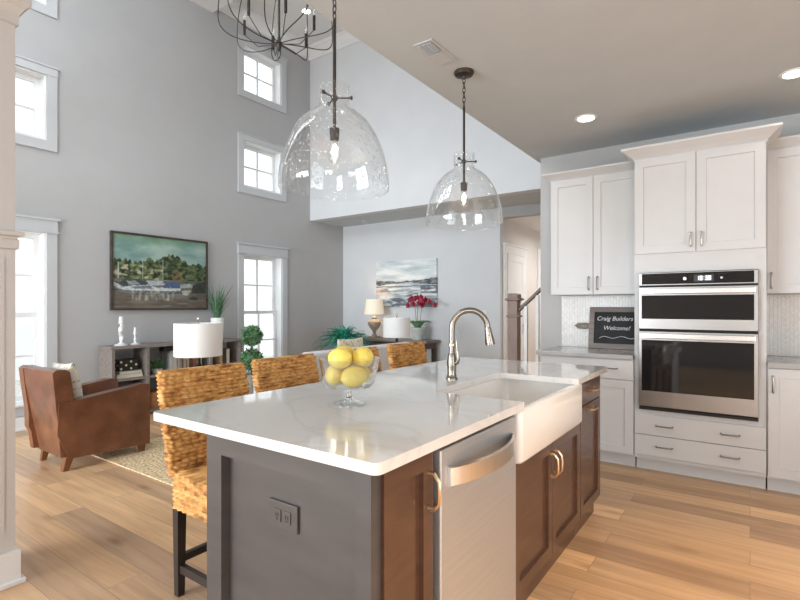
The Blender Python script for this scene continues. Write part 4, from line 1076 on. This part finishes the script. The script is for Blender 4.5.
book('upper tan book of the two lying in the shelf cell below the white candlesticks', on_shelf(c0+.01, .14, .506), Q+.06, .035, .27, .18, 'book4', True, 'books lying on the shelf')
db = thing('dotted_box', 'black box with cream dots on two books in the shelf', 'box', on_shelf(c0-.005, .14, .542), Q+.02)
bo = MB().box(-.115, .115, -.07, .07, 0, .13, .004).build('body', M['boxblack'], db, smooth=None)
for i in range(4):
    for j in range(3):
        if (i+j) % 2 == 0:
            x = -.085+.057*i; z = .025+.04*j; MB().cyl((x, -.0702, z), (x, -.0715, z), .013, n=12).build('dot', M['dot'], bo)
for i in range(3):
    for j in range(3):
        if (i+j) % 2 == 1: MB().cyl((-.1152, -.045+.045*i, .025+.04*j), (-.1165, -.045+.045*i, .025+.04*j), .012, n=12).build('dot', M['dot'], bo)
# second cell: potted greenery and upright books
def leaf_quad(mb, p, d, up, l, w):
    d = d.normalized(); s_ = d.cross(up).normalized()
    a = p; b_ = p+d*l*.5+s_*w*.5; c = p+d*l; e = p+d*l*.5-s_*w*.5; n = s_.cross(d)*w*.12
    mb.raw([a, b_+n, c, e+n, p+d*l*.5], [(0, 1, 4), (1, 2, 4), (2, 3, 4), (3, 0, 4)])
def rdir():
    while True:
        v = Vector((random.uniform(-1, 1), random.uniform(-1, 1), random.uniform(-1, 1)))
        if .05 < v.length < 1: return v.normalized()
gp = thing('potted_greenery', 'small bushy green plant in the second shelf cell', 'plant', on_shelf(.60, .15, .463))
MB().lathe([(.0, 0), (.05, 0), (.062, .06), (.058, .062), (.05, .05), (.0, .05)], n=20).build('pot', M['white'], gp)
mb = MB()
for k in range(220):
    d = rdir(); d.z = abs(d.z)*.8+.1; p = Vector((0, 0, .07))+Vector((d.x*.062, d.y*.062, d.z*.10))*random.uniform(.3, 1.1); leaf_quad(mb, p, d+rdir()*.6, rdir(), .045, .026)
mb.build('foliage', M['leaf'], gp, smooth=None)
for k, (u, w, h, cv_) in enumerate(((.74, .035, .25, 'book4'), (.78, .035, .27, 'book1'))):
    book(('pale grey' if k == 0 else 'cream')+' upright book beside the shelf greenery', on_shelf(u, .05, .463), Q, w, .20, h, cv_, False, 'upright books on the shelf')
bk = MB().box(-.07, .07, -.06, .06, 0, .05, .004).build('black_box', M['boxblack'], smooth=None); bk.location = on_shelf(.722, .14, .734); bk.rotation_euler = (0, 0, Q)
tag(bk, 'flat black box lying on top of the upright shelf books', 'box')
# third cell, partly behind the lamp
for k in range(7):
    cv_ = ('book3', 'book4', 'book2', 'darkwood', 'book3', 'book4', 'book2')[k]; nm = ('rust', 'pale grey', 'tan', 'dark brown', 'russet', 'light grey', 'sand')[k]
    book(nm+' upright book in the shelf cell behind the drum lampshade', on_shelf(.86+.045*k, .05, .463), Q, .036, .19, .22+.012*((k*5) % 3), cv_, False, 'upright books on the shelf')
for k in range(3):
    book(('tan', 'brown', 'sandy')[k]+' upright book at the right end of the shelf', on_shelf(1.44+.055*k, .05, .463), Q, .044, .20, .27-.015*k, ('book2', 'darkwood', 'book1')[k], False, 'upright books on the shelf')
# lower row
for k in range(2):
    book(('cream', 'white-grey')[k]+' upright book in the lower left shelf cell', on_shelf(.07+.045*k, .05, .051), Q, .036, .18, .26-.02*k, ('book1', 'book4')[k], False, 'upright books on the shelf')
rb = MB().box(-.10, .10, -.09, .09, 0, .30, .006).build('storage_box', M['book3'], smooth=None); rb.location = on_shelf(.28, .14, .051); rb.rotation_euler = (0, 0, Q)
tag(rb, 'dark russet box in the lower left shelf cell', 'box')
kb = thing('woven_basket', 'tan woven basket in the lower shelf cell behind the armchair', 'basket', on_shelf(.61, .15, .051), Q)
MB().rings([rrect(-.15, .15, -.11, .11, .03, 0), rrect(-.165, .165, -.125, .125, .035, .20), rrect(-.155, .155, -.115, .115, .03, .20), rrect(-.14, .14, -.10, .10, .025, .02)]).build('body', M['basket'], kb, smooth=40)
MB().tube([(-.05, -.128, .17), (-.04, -.145, .15), (0, -.15, .14), (.04, -.145, .15), (.05, -.128, .17)], .007, 6).build('handle', M['basket'], kb)
# white candlesticks on top
c1 = thing('candlestick', 'tall white sculptural candlestick at the left on the shelf top', 'candlestick', on_shelf(.17, .15, SZ), group='white candlesticks'); c1.scale = (1.35, 1.35, 1.02)
MB().lathe([(.0, 0), (.052, 0), (.054, .012), (.03, .02), (.014, .035), (.012, .05), (.0, .05)], n=20).build('foot', M['white'], c1)
MB().tube([(0, 0, .045), (-.018, .012, .07), (-.03, .018, .10), (-.012, .0, .135), (.012, -.012, .16), (-.010, .002, .195), (.006, .006, .225), (0, 0, .255)], [.013, .018, .02, .017, .016, .02, .016, .014], 10).build('stem', M['white'], c1)
MB().lathe([(.0, .25), (.02, .25), (.024, .262), (.020, .266), (.017, .33), (.0, .33)], n=16).build('candle_cup', M['white'], c1)
c2 = thing('candlestick', 'short slim white candlestick right of the tall one on the shelf top', 'candlestick', on_shelf(.33, .15, SZ), group='white candlesticks'); c2.scale = (1.25, 1.25, 1)
MB().lathe([(.0, 0), (.046, 0), (.048, .01), (.025, .018), (.011, .03), (.009, .05), (.018, .062), (.010, .075), (.008, .11), (.016, .122), (.009, .135), (.0, .135)], n=20).build('stem', M['white'], c2)
MB().lathe([(.0, .132), (.018, .134), (.020, .15), (.012, .152), (.010, .205), (.0, .208)], n=16).build('candle_cup', M['white'], c2)
# grassy plant in a white pot
sp = thing('spiky_plant', 'spiky green grass plant in a white pot on the shelf top', 'plant', on_shelf(1.45, .15, SZ))
MB().lathe([(.0, 0), (.075, 0), (.092, .30), (.086, .30), (.080, .27), (.0, .27)], n=24).build('pot', M['white'], sp)
mb = MB()
for k in range(64):
    a = random.uniform(0, 2*PI); sr_ = random.uniform(.02, .26); h = random.uniform(.30, .60)
    c_, s_ = math.cos(a), math.sin(a); wv = random.uniform(.007, .012); L_ = []
    for q in range(6):
        f = q/5; r = .03+sr_*f**1.8; z = .26+h*f*(1-.10*f*sr_*4)
        ww = wv*(1-f**2)+.0006
        X_, Y_ = max(r*c_, -.12+.02*f), r*s_
        L_.append([(X_-s_*ww, Y_+c_*ww, z), (X_+s_*ww, Y_-c_*ww, z)])
    for q in range(5): mb.raw([L_[q][0], L_[q][1], L_[q+1][1], L_[q+1][0]], [(0, 1, 2, 3)])
mb.build('foliage', M['leafblade'], sp, smooth=None)

# topiary
tp = thing('topiary', 'double-ball green topiary in a grey planter before the right window', 'plant', (-5.62, 4.40, 0))
MB().lathe([(.0, 0), (.10, 0), (.135, .36), (.122, .36), (.115, .33), (.0, .33)], n=24).build('planter', M['concrete'], tp)
MB().tube([(0, 0, .32), (.005, 0, .6), (0, .003, .95)], .012, 8).build('stem', M['stemw'], tp)
mb = MB()
for cz, rr in ((.565, .145), (.885, .135)):
    mb.ell((0, 0, cz), (rr*.78,)*3, 14, 10)
    for k in range(800):
        d = rdir(); p = Vector((0, 0, cz))+d*rr*random.uniform(.74, .98); leaf_quad(mb, p, d*.35+rdir(), rdir(), .05, .026)
mb.build('foliage', M['leaf'], tp, smooth=None)

# ------------------------------------------------------------------ armchair
def rot_y_wedge(rings): return rings
ac = thing('armchair', 'brown leather armchair in front of the left window', 'armchair', (-4.67, 1.93, 0), math.radians(2))
hw_, fy, ry = .325, .37, -.30       # half width, front y, rear y (faces +Y)
def arm_poly(x0, x1):
    P = [(ry+.02, .10), (fy, .075), (fy, .60), (fy-.05, .612), (ry-.05, .535), (ry-.06, .30)]
    return MB().rings([[(x, y, z) for y, z in P] for x in (x0, x1)]).bevel(.014, 3, .5)
arm_poly(hw_-.10, hw_).build('arm', M['leather'], ac, smooth=50)
arm_poly(-hw_, -hw_+.10).build('arm', M['leather'], ac, smooth=50)
B_ = [(-.29, .10), (-.20, .11), (-.225, .45), (-.275, .775), (-.300, .795), (-.355, .80), (-.385, .785), (-.372, .65), (-.315, .25)]
MB().rings([[(x, y, z) for y, z in B_] for x in (-hw_+.10, hw_-.10)]).bevel(.012, 3, .5).build('backrest', M['leather'], ac, smooth=50)
for s_ in (-1, 1):
    W_ = [(-.33, .12), (-.26, .12), (-.22, .47), (-.265, .775), (-.295, .797), (-.360, .80), (-.387, .78), (-.374, .65)]
    xx = (hw_-.098, hw_-.012) if s_ > 0 else (-hw_+.012, -hw_+.098)
    MB().rings([[(x, y-.002, z) for y, z in W_] for x in xx]).bevel(.012, 3, .5).build('back_wing', M['leather'], ac, smooth=50)
MB().box(-hw_+.102, hw_-.102, -.20, fy-.015, .11, .30, .02, 3).build('seat_base', M['leather'], ac, smooth=50)
MB().box(-hw_+.104, hw_-.104, -.20, fy+.012, .302, .43, .035, 4).build('seat_cushion', M['leather'], ac, smooth=50)
for (lx, ly, r_) in ((-hw_+.06, ry+.07, -1), (hw_-.05, ry+.04, -1), (-hw_+.05, fy-.05, 1), (hw_-.05, fy-.05, 1)):
    MB().rings([[(lx+sx*.020, ly+sy*.020-(.03 if r_ < 0 else 0), 0 if r_ < 0 else .0125) for sx, sy in ((-1, -1), (1, -1), (1, 1), (-1, 1))], [(lx+sx*.028, ly+sy*.028, .112) for sx, sy in ((-1, -1), (1, -1), (1, 1), (-1, 1))]]).build('leg', M['legbrown'], ac, smooth=None)
for q in kids(ac):
    for v_ in q.data.vertices:
        if v_.co.x < 0: v_.co.x *= .70+.30*min(1, v_.co.z/.62)
def cushion(name, w, h, t, fn, m, nu=44, parent=None):
    vs, fs, cols = [], [], []
    for sgn in (1, -1):
        b0 = len(vs)
        for j in range(nu+1):
            for i in range(nu+1):
                u, v = i/nu*2-1, j/nu*2-1
                e = max(0, (1-u*u)*(1-v*v))**.42; pin = 1-.07*(u*u*(1-v*v)+v*v*(1-u*u))*0
                k = 1-.06*(1-abs(u)**2)*abs(v)**4-.0
                vs.append((u*w/2*(1-.07*(1-v*v)*0-.05*v**4*0)*(1-.05*(1-abs(v))*0)*(1-.06*(1-(v*v))*(abs(u)**6)), -sgn*t/2*e, v*h/2*(1-.06*(1-(u*u))*(abs(v)**6)))); cols.append(fn((u+1)/2, (v+1)/2))
        for j in range(nu):
            for i in range(nu):
                a = b0+j*(nu+1)+i; q = (a, a+1, a+nu+2, a+nu+1); fs.append(q if sgn > 0 else q[::-1])
    me = bpy.data.meshes.new(name); me.from_pydata(vs, [], fs); me.materials.append(m); me.shade_smooth()
    ca = me.color_attributes.new('paint', 'FLOAT_COLOR', 'POINT')
    for k, c in enumerate(cols): ca.data[k].color = (*c, 1)
    bm = bmesh.new(); bm.from_mesh(me); bmesh.ops.remove_doubles(bm, verts=bm.verts, dist=1e-5); bm.to_mesh(me); bm.free()
    o = bpy.data.objects.new(name, me); C.objects.link(o)
    if parent: o.parent = parent
    return o
def leafprint(u, v):
    c = lin((226, 224, 214))
    n = fbm(u*5, v*5, 30); st = abs(math.sin((u*1.2+v*2.2)*6+n*2.2))
    if st < .16+.1*n: c = lin((188, 160, 84))
    if abs(math.sin((u*2.4-v*1.4)*5+n*3)) < .07: c = lin((74, 70, 60))
    return c
cu = cushion('throw_pillow', .38, .38, .13, leafprint, M['pillow'])
cu.location = (-4.66, 1.775, .636); cu.rotation_euler = (math.radians(-9), math.radians(3), math.radians(181))
tag(cu, 'white cushion with yellow leaf print propped in the leather armchair', 'cushion')

# rug
tag(MB().box(-4.72, -2.75, 1.955, 5.1, .0005, .012, .004).build('rug', M['rug'], smooth=None), 'natural woven jute rug under the sofa and armchair', 'rug')

# ------------------------------------------------------------------ sofa, end tables, drum lamps
so = thing('sofa', 'pale grey sofa seen from behind, beyond the woven stools', 'sofa', (-3.72, 4.15, .012), PI/2)   # local -y = world +X
sl_ = .88
MB().box(-sl_+.02, sl_-.02, -.30, .44, .10, .30, .02, 3).build('base', M['fabric'], so, smooth=50)
MB().box(-sl_, sl_, -.42, -.24, .10, .845, .035, 4).build('backrest', M['fabric'], so, smooth=50)
for s_ in (-1, 1):
    a, b_ = (-sl_, -sl_+.17) if s_ < 0 else (sl_-.17, sl_)
    MB().box(a, b_, -.24, .45, .10, .62, .035, 4).build('arm', M['fabric'], so, smooth=50)
for k in range(2):
    u0 = -sl_+.175+k*(2*sl_-.35)/2; u1 = u0+(2*sl_-.35)/2-.005
    MB().box(u0, u1, -.235, .46, .305, .45, .035, 4).build('seat_cushion', M['fabric'], so, smooth=50)
    MB().box(u0, u1, -.235, -.07, .455, .82, .05, 4).build('back_cushion', M['fabric'], so, smooth=50)
for (a, b_) in ((-sl_+.08, -.36), (sl_-.08, -.36), (-sl_+.08, .38), (sl_-.08, .38)): MB().box(a-.03, a+.03, b_-.03, b_+.03, 0, .10).build('leg', M['legdark'], so, smooth=None)
def goldprint(u, v):
    n = fbm(u*7, v*7, 40); c = lin((226, 216, 196))
    if abs(math.sin((u*2+v)*7+n*3)) < .28: c = lin((186, 160, 110))
    return c
c3 = cushion('throw_pillow', .44, .46, .13, goldprint, M['pillow'], 30)
c3.location = (-3.60, 4.42, .75); c3.rotation_euler = (math.radians(16), 0, math.radians(90))
c3.location = (-3.735, 4.30, .700); c3.rotation_euler = (0, 0, math.radians(90))
tag(c3, 'cream and gold patterned cushion peeking over the sofa back', 'cushion')
def end_table(lab, loc):
    t = thing('end_table', lab, 'table', loc, 0, 'end tables beside the sofa')
    MB().lathe([(.0, .53), (.19, .53), (.20, .54), (.20, .555), (.195, .56), (.0, .56)], n=32).build('tabletop', M['darkwood'], t)
    MB().lathe([(.0, .02), (.03, .02), (.022, .06), (.018, .3), (.022, .5), (.05, .53), (.0, .53)], n=16).build('post', M['darkwood'], t)
    MB().lathe([(.0, 0), (.15, 0), (.15, .012), (.03, .022), (.0, .022)], n=28).build('foot', M['darkwood'], t)
    return t
def drum_lamp(lab, loc, r):
    t = thing('table_lamp', lab, 'lamp', loc, 0, 'drum-shade lamps beside the sofa')
    MB().lathe([(.0, 0), (.085, 0), (.085, .018), (.03, .03), (.022, .05), (.05, .09), (.075, .15), (.055, .21), (.025, .245), (.018, .27), (.018, .335), (.0, .335)], n=24).build('lamp_base', M['black'], t)
    n = 40
    MB().rings([[(q*math.cos(2*PI*k/n), q*math.sin(2*PI*k/n), z) for k in range(n)] for q, z in ((r, .325), (r, .585), (r-.004, .585), (r-.004, .325), (r, .325))], False, False).build('lamp_shade', M['shade'], t, smooth=60)
    MB().tube([(0, 0, .33), (0, 0, .58)], .005, 8).build('harp_rod', M['nickel'], t)
    MB().tube([(-(r-.006), 0, .578), (r-.006, 0, .578)], .003, 6).build('spider', M['nickel'], t)
    MB().tube([(0, 0, .58), (0, 0, .60), (0, 0, .612), (0, 0, .63), (0, 0, .645)], [.006, .006, .012, .010, .004], 10).build('finial', M['nickel'], t)
    return t
end_table('dark end table at the near end of the sofa under a drum lamp', (-3.60, 2.30, .012))
drum_lamp('white drum-shade table lamp in front of the shelf, at the near end of the sofa', (-3.60, 2.30, .572), .182)
end_table('dark end table at the far end of the sofa under a drum lamp', (-3.80, 5.30, .0005))
drum_lamp('white drum-shade table lamp in front of the console, at the far end of the sofa', (-3.80, 5.30, .561), .178)

# ------------------------------------------------------------------ console, lit lamp, orchid, fern
ct = thing('console_table', 'dark grey-brown console table along the back wall', 'table', (-5.03, 6.68, 0))
MB().box(-.95, .95, -.21, .21, .715, .755, .004).build('tabletop', M['greywood'], ct, smooth=None)
MB().box(-.90, .90, -.17, .17, .62, .714).build('apron', M['darkwood'], ct, smooth=None)
for sx in (-1, 1):
    for sy in (-1, 1): MB().box(sx*.87-.03, sx*.87+.03, sy*.15-.03, sy*.15+.03, 0, .62).build('leg', M['darkwood'], ct, smooth=None)
ul = thing('table_lamp', 'lit lamp with taupe urn base on the console', 'lamp', (-5.23, 6.64, .756))
MB().box(-.075, .075, -.075, .075, 0, .03, .003).build('plinth', M['urn'], ul, smooth=None)
MB().lathe([(.0, .03), (.05, .03), (.045, .045), (.025, .08), (.035, .12), (.085, .18), (.115, .235), (.112, .275), (.07, .31), (.035, .325), (.05, .34), (.05, .352), (.02, .365), (.012, .42), (.0, .42)], n=28).build('urn_base', M['urn'], ul)
n = 36
MB().rings([[(q*math.cos(2*PI*k/n), q*math.sin(2*PI*k/n), z) for k in range(n)] for q, z in ((.175, .40), (.140, .655), (.136, .655), (.171, .40), (.175, .40))], False, False).build('lamp_shade', M['shadelit'], ul, smooth=60)
MB().ell((0, 0, .50), (.03, .03, .042), 12, 8).build('bulb', M['bulb'], ul)
l = bpy.data.lights.new('console_lamp_light', 'POINT'); l.energy = 3.5; l.color = (1, .74, .45); l.shadow_soft_size = .04
lo = bpy.data.objects.new('console_lamp_light', l); C.objects.link(lo); lo.location = (-5.23, 6.64, 1.31)
orc = thing('orchid', 'red orchid in a pale pot on the console', 'plant', (-4.335, 6.62, .756))
MB().lathe([(.0, 0), (.078, 0), (.108, .165), (.118, .17), (.118, .20), (.108, .20), (.10, .17), (.0, .17)], n=24).build('pot', M['grey_pot'], orc)
mb = MB()
for k in range(11):
    a = 2*PI*k/11+random.uniform(-.2, .2); d = Vector((math.cos(a), math.sin(a), 0)); L_ = []
    for q in range(6):
        f = q/5; p = d*(.03+.19*f)+Vector((0, 0, .18+.13*math.sin(f*2.3)+random.uniform(-.004, .004))); ww = .036*math.sin(PI*min(1, f*.88+.1)); s_ = Vector((-d.y, d.x, 0))
        L_.append((p+s_*ww, p-Vector((0, 0, .008)), p-s_*ww))
    for q in range(5):
        for e in (0, 1): mb.raw([L_[q][e], L_[q][e+1], L_[q+1][e+1], L_[q+1][e]], [(0, 1, 2, 3)])
mb.build('foliage', M['leaf'], orc, smooth=60)
stalks = [(-.09, .0, .67), (.02, -.02, .71), (.10, .02, .64)]
for si, (dx, dy, hh) in enumerate(stalks):
    pts = [Vector((dx*.25, dy, .16)), Vector((dx*.4, dy, .35)), Vector((dx*.7, dy, hh-.1)), Vector((dx*1.0+.01, dy, hh)), Vector((dx*1.6+.05, dy-.01, hh-.02)), Vector((dx*2.2+.10, dy-.02, hh-.10))]
    if si == 0: pts = [Vector((p.x*.9-.02*(i > 3), p.y, p.z-.0)) for i, p in enumerate(pts)]
    stk = MB().tube(pts, .0055, 6).build('stalk', M['stalk'], orc)
    for q in range(6):
        f = q/5; i0 = 2+min(2, int(f*3)); g = f*3-min(2, int(f*3)); p = pts[i0].lerp(pts[i0+1], g)+Vector((random.uniform(-.045, .045), -.03+random.uniform(-.02, .02), random.uniform(-.03, .03)))
        mb = MB()
        for e in range(5):
            a = 2*PI*e/5+.3; d = Vector((math.cos(a), -.25, math.sin(a))); leaf_quad(mb, p, d, Vector((0, -1, .05)), .055, .048)
        mb.ell(p+Vector((0, -.008, 0)), (.010, .010, .010), 8, 6)
        mb.build('flower', M['petal'], stk, smooth=60)
ps = thing('plant_stand', 'slim dark plant stand in the far corner behind the sofa', 'stand', (-5.06, 5.68, 0))
MB().lathe([(.0, .56), (.17, .56), (.17, .585), (.0, .585)], n=24).build('stand_top', M['darkwood'], ps)
MB().tube([(0, 0, .03), (0, 0, .56)], .02, 10).build('post', M['darkwood'], ps)
MB().lathe([(.0, 0), (.15, 0), (.15, .02), (.03, .03), (.0, .03)], n=24).build('foot', M['darkwood'], ps)
fn_ = thing('potted_fern', 'teal-green arching fern in the far corner behind the sofa', 'plant', (-5.06, 5.68, .586))
MB().lathe([(.0, 0), (.10, 0), (.13, .17), (.12, .17), (.11, .15), (.0, .15)], n=24).build('pot', M['white'], fn_)
mb = MB()
for k in range(230):
    a = random.uniform(0, 2*PI); el = math.radians(random.uniform(5, 85)); Ln = random.uniform(.24, .42); d = Vector((math.cos(a), math.sin(a), 0)); s_ = Vector((-d.y, d.x, 0)); ww = random.uniform(.013, .022); L_ = []
    ex = .10*random.random()
    for q in range(9):
        f = q/8; p = d*(.02+Ln*f*(math.cos(el)+ex*f*3))+Vector((0, 0, .15+Ln*f*math.sin(el)-(.10+ex)*f*f*f)); w2_ = ww*math.sin(PI*min(.97, .12+.85*f))**.7
        L_.append((p+s_*w2_, p+Vector((0, 0, -.006)), p-s_*w2_))
    for q in range(8):
        for e in (0, 1): mb.raw([L_[q][e], L_[q][e+1], L_[q+1][e+1], L_[q+1][e]], [(0, 1, 2, 3)])
mb.build('foliage', M['leafteal'], fn_, smooth=60)
